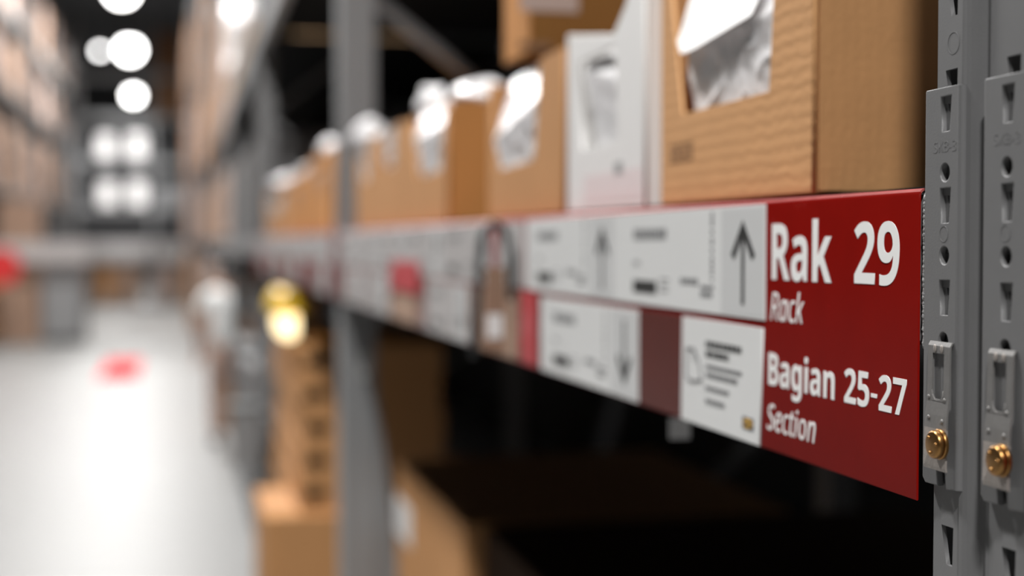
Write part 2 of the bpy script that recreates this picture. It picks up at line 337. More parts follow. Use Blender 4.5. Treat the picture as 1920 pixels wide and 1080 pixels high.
    'Section': '232 -14,197 -13,164 -11,133 -8,104 -3,77 4,51 11,25 20,0 31,0 154,22 143,46 133,72 123,100 113,130 105,163 100,197 96,234 95,265 96,294 100,323 106,350 115,375 126,398 140,418 156,436 175,450 197,460 222,466 249,468 280,465 307,459 332,447 355,431 375,409 396,380 418,344 442,303 468,277 484,252 501,229 517,208 534,188 552,171 571,156 592,144 614,133 638,126 664,122 693,120 724,123 769,132 810,146 847,165 882,190 912,218 939,249 962,285 980,323 995,364 1006,406 1012,450 1014,488 1013,523 1010,557 1005,588 999,617 990,645 980,673 968,700 955,653 849,633 858,612 868,588 877,562 886,534 894,506 899,478 902,450 903,409 901,372 892,338 878,309 859,285 834,267 805,257 771,254 732,254 712,257 694,262 677,269 662,278 648,289 634,301 622,317 610,334 598,352 585,373 571,396 557,426 540,453 522,478 505,502 487,524 468,543 448,559 427,574 405,585 380,593 353,598 323,599 290,593 220,574 158,543 106,499 63,445 29,383 5,312 -9;1020 -14,958 -9,904 5,858 29,819 62,788 104,766 152,752 207,748 269,750 314,754 358,762 402,774 446,788 489,805 530,826 569,849 606,875 640,903 671,934 698,967 721,1003 740,1041 754,1081 762,1123 765,1173 762,1217 753,1253 739,1284 718,1307 693,1324 663,1334 629,1338 590,1335 554,1326 520,1312 487,1292 457,1266 428,1234 402,1195 380,1150 361,1098 345,1039 334,973 327,899 325,875 325,873 298,873 273,875 233,883 197,896 165,915 138,938 116,967 101,1002 91,1042 88,1068 89,1094 92,1119 97,1143 104,1167 112,1193 122,1219 133,1246 146,1246 41,1220 29,1194 19,1168 10,1142 1,1115 -5,1086 -10,1054 -13;894 424,903 424,945 425,984 428,1022 433,1059 439,1093 448,1123 459,1150 472,1174 488,1193 507,1206 528,1214 553,1217 580,1216 597,1211 613,1203 627,1193 639,1179 649,1161 657,1140 661,1116 662,1083 659,1050 647,1018 627,987 600,958 566,932 525,911 478;1725 -14,1666 -10,1613 4,1565 25,1524 56,1490 95,1466 144,1452 200,1447 266,1448 316,1454 364,1462 411,1474 457,1489 501,1507 542,1528 581,1553 616,1579 649,1609 678,1641 703,1676 725,1714 742,1754 755,1795 762,1839 765,1863 764,1888 762,1912 759,1937 755,1961 750,1984 743,2005 736,2025 728,1990 626,1976 632,1960 638,1942 644,1924 650,1904 655,1884 658,1862 660,1840 661,1802 658,1765 648,1732 631,1700 607,1672 578,1647 544,1625 506,1606 464,1592 418,1581 370,1575 320,1573 268,1576 227,1584 192,1598 161,1617 135,1641 115,1669 100,1702 91,1738 88,1762 89,1786 92,1809 96,1831 102,1853 110,1875 117,1897 126,1919 134,1919 31,1899 21,1877 13,1855 5,1831 -1,1807 -7,1781 -11,1754 -13;2273 -14,2237 -12,2203 -5,2173 6,2146 22,2123 44,2107 72,2097 108,2094 150,2094 161,2095 172,2096 184,2097 197,2106 249,2192 657,2076 657,2087 713,2213 766,2300 922,2373 922,2335 751,2524 751,2504 657,2317 657,2230 248,2221 207,2219 195,2218 184,2217 174,2217 164,2218 148,2221 134,2227 121,2235 109,2245 99,2258 92,2273 88,2291 87,2304 87,2316 88,2328 90,2340 92,2352 94,2365 98,2378 101,2391 105,2391 11,2381 7,2369 3,2355 -1,2339 -6,2322 -9,2305 -12,2289 -13;2777 875,2763 876,2751 880,2739 885,2729 893,2721 902,2715 914,2711 927,2710 941,2711 959,2716 975,2722 990,2732 1004,2744 1016,2758 1024,2774 1029,2793 1031,2821 1027,2841 1015,2853 995,2857 968,2856 947,2851 929,2843 913,2832 900,2819 889,2806 881,2792 877;2518 0,2678 751,2801 751,2641 0;3188 -11,3126 -6,3071 8,3023 33,2982 67,2950 109,2926 158,2912 214,2908 277,2909 321,2914 364,2921 407,2931 450,2945 491,2961 531,2980 569,3002 605,3027 638,3055 668,3086 695,3120 718,3156 736,3196 750,3238 758,3283 761,3345 756,3400 741,3448 717,3489 683,3521 640,3544 591,3558 534,3563 471,3562 428,3557 385,3550 342,3539 300,3526 258,3510 218,3491 180,3468 144,3444 111,3416 81,3385 55,3352 32,3315 13,3276 -1,3233 -9;3195 91,3228 94,3259 103,3288 117,3317 138,3342 164,3366 195,3386 232,3404 273,3418 319,3429 370,3435 425,3437 485,3436 505,3433 526,3429 546,3422 567,3414 586,3403 603,3390 619,3374 632,3356 644,3335 652,3311 657,3284 658,3247 655,3212 645,3180 629,3151 606,3124 577,3100 544,3080 507,3063 466,3050 421,3040 374,3034 325,3032 273,3035 232,3043 196,3056 165,3075 139,3098 118,3126 103,3158 94;3662 -4,3824 755,3933 755,3917 616,3931 634,3946 651,3963 669,3980 686,3999 703,4020 718,4041 732,4064 745,4089 756,4115 763,4143 767,4172 769,4215 766,4253 756,4286 741,4314 719,4337 692,4353 659,4362 622,4366 580,4365 564,4364 547,4363 531,4361 514,4350 455,4251 -4,4119 -4,4220 472,4230 525,4232 536,4233 547,4234 557,4234 567,4228 606,4210 634,4180 651,4139 657,4115 655,4091 649,4065 638,4039 624,4012 605,3986 581,3962 552,3938 518,3915 479,3896 433,3879 381,3864 322,3794 -4',
    'SKB-3': '275 -14,233 -13,194 -11,156 -7,119 -1,85 6,54 14,25 23,0 34,0 154,27 143,57 133,89 123,125 113,163 105,202 100,241 96,280 95,333 98,378 106,417 120,449 139,474 162,491 190,502 221,506 256,504 280,500 301,494 321,485 339,472 355,456 371,436 387,412 401,384 416,351 431,313 446,270 462,210 487,158 514,114 543,78 576,49 612,29 655,17 704,13 759,15 798,23 833,35 866,53 896,75 922,102 946,132 966,166 983,203 997,244 1006,286 1012,332 1014,372 1013,411 1010,448 1005,483 999,517 990,549 981,579 970,608 958,569 850,542 861,515 871,486 880,456 888,425 895,394 900,362 902,329 903,285 901,247 893,214 881,188 863,167 842,152 817,143 789,140 758,141 734,145 711,152 692,161 674,173 657,189 642,208 627,230 613,256 600,286 586,320 571,359 556,401 540,440 523,476 505,508 487,536 467,561 446,583 423,600 398,614 370,624 339,630 305,632 268,626 205,607 149,577 101,535 60,482 28,422 5,352 -9;833 0,833 1000,959 1000,959 507,1046 602,1132 697,1402 1000,1549 1000,1153 564,1564 0,1416 0,1062 478,959 388,959 0;1700 0,1700 1000,1986 1000,2074 997,2151 986,2216 969,2270 945,2312 912,2342 869,2360 816,2366 752,2362 710,2353 671,2338 637,2317 606,2289 579,2257 558,2219 542,2175 531,2175 524,2206 518,2235 510,2263 500,2289 487,2313 473,2335 455,2354 435,2370 412,2383 385,2392 355,2397 322,2399 284,2393 220,2376 164,2347 115,2306 74,2255 42,2196 19,2128 5,2052 0;1826 574,2011 574,2071 577,2120 585,2159 597,2188 616,2209 639,2223 667,2232 700,2235 738,2232 776,2221 809,2203 836,2177 856,2144 872,2102 883,2051 890,1992 892,1826 892;1826 106,2028 106,2089 110,2141 119,2182 136,2213 158,2236 186,2252 218,2261 254,2265 294,2261 331,2251 365,2234 395,2211 421,2179 442,2136 457,2082 466,2018 469,1826 469;2531 321,2531 430,2870 430,2870 321;3263 -14,3225 -13,3188 -11,3152 -7,3118 -2,3084 5,3052 15,3020 26,2989 41,2989 155,3021 141,3054 128,3089 117,3125 107,3161 99,3196 94,3231 91,3265 90,3327 93,3380 103,3424 119,3459 142,3485 171,3503 205,3514 243,3518 287,3514 331,3500 368,3477 398,3445 422,3404 440,3356 453,3301 461,3238 464,3141 464,3141 569,3239 569,3297 572,3348 582,3391 598,3426 620,3454 648,3474 681,3486 717,3490 758,3487 792,3478 822,3463 848,3441 870,3414 888,3383 900,3348 908,3308 910,3269 909,3233 904,3200 897,3169 887,3141 874,3112 860,3084 844,3056 826,2994 910,3023 931,3054 950,3089 967,3127 983,3168 997,3211 1006,3258 1012,3307 1014,3380 1010,3443 996,3497 975,3540 944,3573 907,3597 864,3611 818,3616 766,3613 718,3602 676,3585 638,3560 606,3530 578,3494 556,3454 539,3409 527,3409 521,3465 511,3514 495,3555 473,3588 445,3614 412,3632 374,3643 332,3647 284,3645 242,3637 202,3624 165,3606 130,3583 97,3555 69,3521 45,3481 24,3436 7,3384 -5,3327 -12',
    'logo': '0 0,0 120,122 176,122 824,0 880,0 1000,455 1000,455 880,333 824,333 176,455 120,455 0;626 0,626 1000,838 1000,838 542,878 602,889 616,900 631,910 646,922 660,1192 1000,1427 1000,1078 557,1430 0,1189 0,927 422,838 357,838 0;1556 0,1556 1000,2132 1000,2132 826,1768 826,1768 606,2106 606,2106 433,1768 433,1768 175,2132 175,2132 0;2214 0,2567 1004,2826 1004,3181 0,2952 0,2880 238,2515 238,2443 0;2569 416,2829 416,2755 648,2737 709,2716 783,2697 849,2679 779,2656 701,2640 648',
}

# ------------------------------------------------------------------ setting
def struct(name, bm, m):
    return tag(build(name, bm, m), kind='structure')


struct('floor', box(B(), -9, 3.2, -12, 66, -0.2, 0), M['floor'])
struct('ceiling', box(B(), -9, 3.2, -12, 66, 9.4, 9.6), M['ceiling'])
struct('wall_right', box(B(), 3.0, 3.2, -12, 66, 0, 9.4), M['wall'])
struct('wall_left', box(B(), -9.2, -9, -12, 66, 0, 9.4), M['wall'])
struct('wall_back', box(B(), -9, 3.0, 65.8, 66, 0, 9.4), M['wall'])
struct('wall_front', box(B(), -9, 3.0, -12.2, -12, 0, 9.4), M['wall'])


# ------------------------------------------------------------------ ceiling lamps
def lamp(x, y, r, label, group, watts):
    t = empty('ceiling_lamp', (x, y, LAMP_H), label, 'ceiling lamp', group)
    bm = B()
    cyl(bm, (x, y, LAMP_H + r * 0.72), (0, 0, 1), r * 0.85, 0.16, 32, r * 0.4)
    build('reflector', bm, M['steel_light'], t, True)
    gb_ = B()
    bmesh.ops.create_uvsphere(gb_, u_segments=28, v_segments=16, radius=r, matrix=Matrix.Translation((x, y, LAMP_H)) @ Matrix.Diagonal((1, 1, 0.95, 1)))
    build('lens', gb_, M['lens'], t, True)
    build('suspension_rod', cyl(B(), (x, y, LAMP_H + r * 0.72 + 0.15), (0, 0, 1), 0.012, 9.4 - LAMP_H - r * 0.72 - 0.15, 8), M['steel'], t)
    if watts:
        ld = bpy.data.lights.new('lamp_light', 'AREA'); ld.shape = 'DISK'; ld.size = 0.5; ld.energy = watts
        ld.color = (1.0, 0.985, 0.965)
        lo = bpy.data.objects.new('lamp_light', ld); COL.objects.link(lo)
        lo.parent = t; lo.location = (0, 0, -0.95 * r - 0.03)
    return t


for y in LAMP_Y:
    x = LAMP_X
    lab = 'round white high-bay lamp hanging over the aisle'
    if y == 35.2: lab, x = 'highest of the round white aisle lamps, cut by the top of the photo', PY(228, -5, 35.2).x
    if y == 45.9: lab, x = 'largest round white lamp in the middle of the aisle lamp row', PY(243, 92, 45.9).x
    if y == 60.0: lab, x = 'lowest round white aisle lamp just above the pale wrapped loads', PY(250, 180, 60).x
    o = lamp(x, y, 0.24 if y == 60.0 else 0.30, lab, 'aisle lamps' if y in (35.2, 45.9, 60.0) else 'aisle lamps out of view', LAMP_W)
lamp(PY(186, 98, 46).x, 46.4, 0.09, 'small dim lamp left of the largest aisle lamp', 'aisle lamps', 0)


def added_spot(x, y, z, target, watts, deg):
    t = empty('added_spot', (x, y, z), 'unseen spotlight added to brighten the pale loads at the aisle end', 'spotlight')
    d = (Vector(target) - Vector((x, y, z))).normalized()
    build('lamp_housing', cyl(B(), Vector((x, y, z)) - d * 0.30, d, 0.10, 0.28, 24, 0.16), M['steel'], t, True)
    build('bracket', cyl(B(), Vector((x, y, z)) - d * 0.20, (0, 0, 1), 0.02, 9.4 - (z - d.z * 0.20), 12), M['steel'], t)
    ld = bpy.data.lights.new('added_spot_light', 'SPOT'); ld.energy = watts; ld.spot_size = math.radians(deg); ld.spot_blend = 0.6; ld.shadow_soft_size = 0.12
    lo = bpy.data.objects.new('added_spot_light', ld); COL.objects.link(lo); lo.parent = t
    lo.rotation_euler = d.to_track_quat('-Z', 'Y').to_euler()
    return t


added_spot(-1.9, 36.0, 9.05, PY(228, 322, 44.0), 6800, 24)  # spotlight added out of view to brighten the wrapped loads


# ------------------------------------------------------------------ rack parts
F = 0.405                       # distance of the rail's face from the camera's line along the aisle
Z = lambda z: z + EYE
BAY1, BAY2, BAY3 = 0.672, 3.738, 7.75
RIGHT_FRAMES = [BAY1, BAY2, BAY3, 11.75, 15.75, 19.75, 23.75]
RACK_DEEP = 1.42


def omega(c, x0, side_back=0.075):
    """post section: (x, y) from the far side web over the grooved front to the near side web"""
    h = 0.0443
    pts = [(x0 + side_back, c + h), (x0, c + h), (x0, c + 0.0152)]
    for k in range(1, 8):        # groove falls away from the far flange
        a = k / 7 * math.pi
        pts.append((x0 + 0.0032 * (1 - math.cos(a)) , c + 0.0152 - k / 7 * 0.019))
    pts += [(x0 + 0.0064, c - 0.0065), (x0 + 0.0040, c - 0.0096), (x0, c - 0.0112), (x0, c - h), (x0 + side_back, c - h)]
    return pts


def post_hole(cy, ztop):
    return [(cy + 0.0064, ztop), (cy - 0.0060, ztop + 0.0002), (cy - 0.0052, ztop - 0.0212), (cy + 0.0010, ztop - 0.0212)]


def make_upright(c, label, detailed=False, top=5.2, group=None, x0=0.41, deep=RACK_DEEP, sgn=1, pm='steel'):
    t = empty('rack_upright', (x0, c, 0), label, 'rack upright', group)
    if detailed:
        bm = B()
        h = 0.0443
        for (ya, yb, cy) in ((c + 0.0150, c + h, c + 0.0296), (c - h, c - 0.0110, c - 0.0298)):
            ks = list(range(-16, 22))
            for k in ks:
                zt = Z(0.0945 - 0.05 * k)
                me = plate_mesh([rect(ya, yb, zt - 0.035, zt + 0.015)], [post_hole(cy, zt)], x0, 0.0025)
                bm.from_mesh(me); bpy.data.meshes.remove(me)
            for (za, zb) in ((0.012, Z(0.0945 - 0.05 * ks[-1]) - 0.035), (Z(0.0945 - 0.05 * ks[0]) + 0.015, top)):
                me = plate_mesh([rect(ya, yb, za, zb)], [], x0, 0.0025)
                bm.from_mesh(me); bpy.data.meshes.remove(me)
        sec = omega(c, x0)
        sheet(bm, sec[2:-2], 0.012, top, -0.002)
        sheet(bm, [sec[0], (x0 + 0.001, c + h)], 0.012, top, -0.002)
        sheet(bm, [(x0 + 0.001, c - h), sec[-1]], 0.012, top, -0.002)
        build('front_post', bm, M['steel'], t)
        ring = B()
        for (yy, zz) in ((c + 0.0285, 0.1086),):
            me = plate_mesh([circle(yy, Z(zz), 0.0062, 32)], [circle(yy, Z(zz), 0.0056, 32)], x0 - 0.00015, 0.0003)
            ring.from_mesh(me); bpy.data.meshes.remove(me)
        build('stamped_ring', ring, M['steel'], t)
    else:
        sec = [(x0 + sgn * (p[0] - x0), p[1]) for p in omega(c, x0, 0.09)]
        build('front_post', sheet(B(), sec, 0.012, top, -0.002 * sgn), M[pm], t)
    xr = x0 + sgn * deep
    build('rear_post', box(B(), xr - 0.04, xr + 0.04, c - 0.044, c + 0.044, 0.012, top), M['steel'], t)
    for x in (x0 + sgn * 0.045, xr):
        build('base_plate', box(B(), x - 0.07, x + 0.07, c - 0.07, c + 0.07, 0, 0.012), M['steel'], t)
    z, k = 0.35, 0
    while z + 1.1 < top:
        a, b = (x0 + sgn * 0.08, c, z), (xr - sgn * 0.04, c, z + 1.0)
        if k % 2: a, b = (x0 + sgn * 0.08, c, z + 1.0), (xr - sgn * 0.04, c, z)
        build('brace', bar(B(), a, b, 0.04, 0.025), M['steel'], t)
        z += 1.05; k += 1
    return t


near_up = make_upright(BAY1, 'grey perforated steel rack upright at the right edge beside the red sign', True)
far_up = make_upright(BAY2, 'blurred grey rack upright between the brown cartons, with a pale sticker below the beam', pm='steel_light')
build('sticker', box(B(), 0.46, 0.484, BAY2 - 0.0465, BAY2 - 0.0445, Z(-0.35), Z(-0.29)), M['label'], far_up)
gu = B()                         # sloping guard sheet welded to the post
for (x0, x1, z0, z1) in ((0.50, 0.505, Z(-0.25), Z(-0.25)),):
    vs = [gu.verts.new(p) for p in ((0.485, BAY2 - 0.02, Z(-0.22)), (0.487, BAY2 - 0.02, Z(-0.22)), (0.60, BAY2 - 0.02, Z(-1.2)), (0.485, BAY2 - 0.02, Z(-1.2)))]
    ws = [gu.verts.new(v.co + Vector((0, 0.004, 0))) for v in vs]
    gu.faces.new(vs); gu.faces.new(ws[::-1])
    for i in range(4): gu.faces.new((vs[i], ws[i], ws[(i + 1) % 4], vs[(i + 1) % 4]))
bmesh.ops.recalc_face_normals(gu, faces=gu.faces[:])
build('gusset_plate', gu, M['steel_light'], far_up)
make_upright(BAY3, 'blurred grey rack upright behind the row of white-topped orange cartons, grey bin on it')
for c in RIGHT_FRAMES[3:]:
    make_upright(c, 'far grey upright of the right-hand rack along the aisle', group='far uprights of the right-hand rack')


# ------------------------------------------------------------------ beam with rail and connector
def glyphs(key, y_left, z_base, w, cap, xf, t, m, parent, label, name='lettering'):
    """lettering that starts at y_left and runs towards the viewer (smaller y)"""
    sp = [[tuple(map(float, q.split())) for q in s.split(',')] for s in GLYPHS[key].split(';')]
    wid = max(p[0] for s in sp for p in s)
    out = [[(y_left - p[0] / wid * w, Z(z_base) + p[1] / 1000 * cap) for p in s] for s in sp]
    o = link_mesh(name, plate_mesh(out, [], xf, t), m, parent)
    o['label'] = label
    return o


def rail_profile():
    pts = [(F + 0.0006, -0.1456), (F, -0.1450)]
    r = 0.0042
    for k in range(7):
        a = k / 6 * math.pi / 2
        pts.append((F + r - r * math.cos(a), 0.031 - r + r * math.sin(a)))
    pts += [(F + 0.028, 0.031)]
    return pts


def make_rail(y0, y1, parent):
    bm = B()
    pr = rail_profile(); th = 0.0013
    n = len(pr)
    nor = []
    for i in range(n):
        a = Vector(pr[max(i - 1, 0)]); b = Vector(pr[min(i + 1, n - 1)])
        d = (b - a).normalized(); nor.append(Vector((d.y, -d.x)))
    rows = []
    for y in (y0, y1):
        rows.append([bm.verts.new((p[0], y, Z(p[1]))) for p in pr])
        rows.append([bm.verts.new((p[0] + q.x * th, y, Z(p[1] + q.y * th))) for p, q in zip(pr, nor)])
    a0, b0, a1, b1 = rows
    for i in range(n - 1):
        f = bm.faces.new((a0[i], a0[i + 1], a1[i + 1], a1[i])); f.smooth = True
        bm.faces.new((b0[i + 1], b0[i], b1[i], b1[i + 1]))
        bm.faces.new((a0[i + 1], a0[i], b0[i], b0[i + 1])); bm.faces.new((a1[i], a1[i + 1], b1[i + 1], b1[i]))
    bm.faces.new((a0[0], a1[0], b1[0], b0[0])); bm.faces.new((a1[-1], a0[-1], b0[-1], b1[-1]))
    bmesh.ops.recalc_face_normals(bm, faces=bm.faces[:])
    o = build('price_rail', bm, M['red'], parent)
    o.data.materials.append(M['highlight_red'])
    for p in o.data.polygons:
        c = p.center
        if c.z + parent.location.z > Z(0.0285): p.material_index = 1  # top fold takes the painted highlight colour
    return o


SLOT_TOPS = (0.0795, 0.0298, -0.0203)
ROUND_Z = (0.0384, -0.0067, -0.0535)


def slot(cy, zt):
    return [(cy + 0.0052, zt), (cy - 0.0054, zt + 0.0004), (cy - 0.0036, zt - 0.0186), (cy + 0.0040, zt - 0.0190)]


def make_connector(parent, dy, bend=True):
    """end plate of a beam hooked into the upright; dy moves it along the aisle"""
    yl, yr, cy = 0.7208 + dy, 0.6868 + dy, 0.6992 + dy
    if not bend: yr = 0.6812 + dy
    zt, zb = Z(0.0847), Z(-0.1335)
    outer = [(yl, zt - 0.0008), (yl - 0.0010, zt), (yr, zt), (yr, zb + 0.0006), (cy - 0.0035, zb - 0.0004), (cy - 0.0020, zb + 0.0085),
             (cy + 0.0065, zb + 0.0085), (cy + 0.0050, zb + 0.0002), (yl - 0.003, zb), (yl, zb + 0.003)]
    holes = [[(y, Z(z)) for y, z in slot(cy, s)] for s in SLOT_TOPS] + [circle(cy + 0.0006, Z(z), 0.0049) for z in ROUND_Z]
    bm = B()
    me = plate_mesh([outer], holes, F + 0.0002, 0.004, 0.0006, 2)
    bm.from_mesh(me); bpy.data.meshes.remove(me)
    if bend:
        sec = [(F + 0.0004, yr + 0.0006)]
        for k in range(7):
            a = k / 6 * math.pi / 2
            sec.append((F + 0.0002 + 0.0028 * (1 - math.cos(a)), yr - 0.0028 * math.sin(a)))
        sec.append((F + 0.0042, yr - 0.0028))
        sheet(bm, sec, zb + 0.0006, zt - 0.0004, 0.0022)
    o = build('connector_plate', bm, M['steel'], parent)
    # hook tongues pressed out behind each slot
    for s in SLOT_TOPS:
        hk = B()
        tri = [(cy + 0.0056, Z(s + 0.001)), (cy + 0.0030, Z(s - 0.002)), (cy - 0.0020, Z(s - 0.0188)), (cy - 0.0034, Z(s - 0.0205)), (cy + 0.0052, Z(s - 0.0205))]
        me = plate_mesh([tri], [], F + 0.0032, 0.0020)
        hk.from_mesh(me); bpy.data.meshes.remove(me)
        top = [(cy + 0.0064, Z(s + 0.002)), (cy - 0.0064, Z(s + 0.002)), (cy - 0.0052, Z(s - 0.0042)), (cy + 0.0052, Z(s - 0.0036))]
        me = plate_mesh([top], [], F + 0.0022, 0.0020)
        hk.from_mesh(me); bpy.data.meshes.remove(me)
        build('hook', hk, M['steel'], o)
    glyphs('SKB-3', cy + 0.0125, 0.0495, 0.0235, 0.0058, F + 0.00008, 0.0004, M['steel'], o, 'faint raised stamp in the grey plate', 'stamped_lettering')
    rg = B()
    me = plate_mesh([circle(cy + 0.0012, Z(0.0050), 0.0045, 32)], [circle(cy + 0.0012, Z(0.0050), 0.0040, 32)], F + 0.00005, 0.0004)
    rg.from_mesh(me); bpy.data.meshes.remove(me)
    build('stamped_ring', rg, M['steel'], o)
    # locking clip: a bent strip, flat on the plate above and standing off below
    w0, w1 = 0.7112 + dy, 0.6886 + dy
    prof = [(-0.0537, 0.0010), (-0.0560, 0.0022), (-0.0600, 0.0024), (-0.0850, 0.0028), (-0.0935, 0.0038), (-0.1010, 0.0042), (-0.1215, 0.0046), (-0.1235, 0.0043)]
    def strip(i0, i1, ya, yb):
        b2 = B()
        p = prof[i0:i1 + 1]
        fr, bk = [], []
        for (z, st) in p:
            fr.append([b2.verts.new((F - st, y, Z(z))) for y in (ya, yb)])
            bk.append([b2.verts.new((F - st + 0.0011, y, Z(z))) for y in (ya, yb)])
        for i in range(len(p) - 1):
            b2.faces.new((fr[i][0], fr[i][1], fr[i + 1][1], fr[i + 1][0])); b2.faces.new((bk[i][1], bk[i][0], bk[i + 1][0], bk[i + 1][1]))
            b2.faces.new((fr[i][0], fr[i + 1][0], bk[i + 1][0], bk[i][0])); b2.faces.new((fr[i + 1][1], fr[i][1], bk[i][1], bk[i + 1][1]))
        b2.faces.new((fr[0][1], fr[0][0], bk[0][0], bk[0][1])); b2.faces.new((fr[-1][0], fr[-1][1], bk[-1][1], bk[-1][0]))
        bmesh.ops.recalc_face_normals(b2, faces=b2.faces[:])
        return b2
    cb = B()
    sl0, sl1 = 0.7062 + dy, 0.6942 + dy
    for (ya, yb, i0, i1) in ((w0, sl0, 0, 4), (sl1, w1, 0, 4), (sl0, sl1, 0, 2), (sl0, sl1, 3, 4), (w0, w1, 4, 5)):
        s = strip(i0, i1, ya, yb)
        me = bpy.data.meshes.new('s'); s.to_mesh(me); s.free(); cb.from_mesh(me); bpy.data.meshes.remove(me)
    # round end of the slot
    arc = [(sl0, Z(-0.0860)), (sl0, Z(-0.0800))] + [((sl0 + sl1) / 2 + (sl0 - sl1) / 2 * math.cos(a), Z(-0.0800) - 0.0058 * math.sin(a)) for a in [k * math.pi / 10 for k in range(1, 10)]] + [(sl1, Z(-0.0800)), (sl1, Z(-0.0860))]
    me = plate_mesh([arc], [], F - 0.0031, 0.0011); cb.from_mesh(me); bpy.data.meshes.remove(me)
    clip = build('locking_clip', cb, M['clip'], parent)
    clip['label'] = 'bent zinc locking clip on the grey plate'
    for (yy, zz, st) in ((0.7035, -0.0575, 0.0026), (0.6965, -0.0575, 0.0026), (0.7090, -0.0845, 0.0030), (0.6925, -0.0850, 0.0030), (0.7070, -0.0955, 0.0041), (0.6930, -0.0965, 0.0041)):
        d = B(); bmesh.ops.create_uvsphere(d, u_segments=12, v_segments=8, radius=0.0013)
        for v in d.verts: v.co = Vector((F - st + v.co.x * 0.5, yy + dy + v.co.y * 1.0, Z(zz) + v.co.z * (1.8 if zz > -0.06 else 1)))
        build('dimple', d, M['bare'] if zz > -0.06 else M['clip'], clip, True)
    pad = build('bare_end', strip(5, 7, w0 + 0.0002, w1 - 0.0002), M['bare'], clip)
    pad['label'] = 'bare pinkish metal end of the clip'
    by, bz = 0.6925 + dy, Z(-0.1086)
    bt = B()
    cyl(bt, (F - 0.0044, by, bz), (-1, 0, 0), 0.0083, 0.0024, 40, bev=0.0007)
    cyl(bt, (F - 0.0068, by, bz), (-1, 0, 0), 0.0080, 0.0036, 40, 0.0074, bev=0.0012)
    for (a, rr) in ((0.9, 0.0046), (3.0, 0.0046), (5.0, 0.0046)):
        bmesh.ops.create_uvsphere(bt, u_segments=10, v_segments=6, radius=0.001, matrix=Matrix.Translation((F - 0.0104, by + rr * math.cos(a), bz + rr * math.sin(a))))
    bo = build('bolt', bt, M['brass'], clip, True)
    bo['label'] = 'round brass bolt head'
    return o


def make_beam(y0, y1, label, near_conn=True, far_conn=False, rail=True, group=None, far_rail=None):
    """y0, y1: ends of the rail (near, far)"""
    t = empty('shelf_beam', (F, y0, Z(-0.1455)), label, 'shelf beam', group)
    build('beam_tube', box(B(), F + 0.0035, F + 0.052, y0 + 0.001, y1, Z(-0.058), Z(0.0275), 0.003), M['steel'], t)
    rl = make_rail(y0, y1, t) if rail else None
    return t, rl


sign_beam, sign_rail = make_beam(0.7268, 3.680, 'red-faced shelf beam with the white words Rak 29 and Bagian 25-27')
make_connector(sign_beam, 0.0)
wb = B()                         # weld bead between the tube and the connector
n = 90
for i in range(n):
    z = Z(-0.057 + 0.083 * i / (n - 1))
    bmesh.ops.create_uvsphere(wb, u_segments=8, v_segments=6, radius=0.0036 + 0.0003 * math.sin(i * 2.3), matrix=Matrix.Translation((F + 0.0045, 0.7232, z)))
for v in wb.verts: v.co += noise.noise_vector(v.co * 300) * 0.0005
box(wb, F + 0.004, F + 0.05, 0.7200, 0.7280, Z(-0.056), Z(0.026))
build('weld_bead', wb, M['weld'], sign_beam, True)

LX = F - 0.0003
glyphs('Rak', 0.9292, -0.0253, 0.0934, 0.0388, LX, 0.0004, M['letter'], sign_rail, 'white word Rak')
glyphs('29', 0.8044, -0.0246, 0.0562, 0.0372, LX, 0.0004, M['letter'], sign_rail, 'white number 29')
glyphs('Rack', 0.9311, -0.0538, 0.0544, 0.0196, LX, 0.0004, M['letter'], sign_rail, 'white slanted word Rack')
glyphs('Bagian', 0.9341, -0.0996, 0.1036, 0.0226, LX, 0.0004, M['letter'], sign_rail, 'white word Bagian')
glyphs('25-27', 0.8166, -0.0993, 0.0780, 0.0213, LX, 0.0004, M['letter'], sign_rail, 'white numbers 25-27')
glyphs('Section', 0.9358, -0.1312, 0.0780, 0.0180, LX, 0.0004, M['letter'], sign_rail, 'white slanted word Section')

right_beam, _ = make_beam(-2.40, 0.6175, 'neighbouring beam whose grey end plate is hooked on at the right photo edge')
make_connector(right_beam, -0.0594, bend=False)

bay2_beam, _ = make_beam(3.796, 7.690, 'blurred labelled shelf beam of the second bay, behind the grey upright')
build('connector_plate', box(B(), F, F + 0.004, 3.700, 3.740, Z(-0.15), Z(0.06), 0.001), M['steel_light'], sign_beam)
build('connector_plate', box(B(), F, F + 0.004, 3.745, 3.790, Z(-0.15), Z(0.06), 0.001), M['steel_light'], bay2_beam)


# ------------------------------------------------------------------ labels on the rail
def bars(name, rects, m, parent, xf=F - 0.0014, t=0.0003):
    bm = B()
    for (y0, y1, z0, z1) in rects: box(bm, xf, xf + t, y0, y1, z0, z1)
    return build(name, bm, m, parent)


def words_line(y_left, y_right, zc, h, seed, tilt=0.0):
    """short blocks that stand for one line of unreadable small print"""
    rn = random.Random(seed); out = []; y = y_left
    while y > y_right:
        w = rn.uniform(0.0035, 0.009)
        y2 = max(y - w, y_right)
        out.append((y2, y, Z(zc) - h / 2, Z(zc) + h / 2)); y = y2 - h * 0.45
    return out


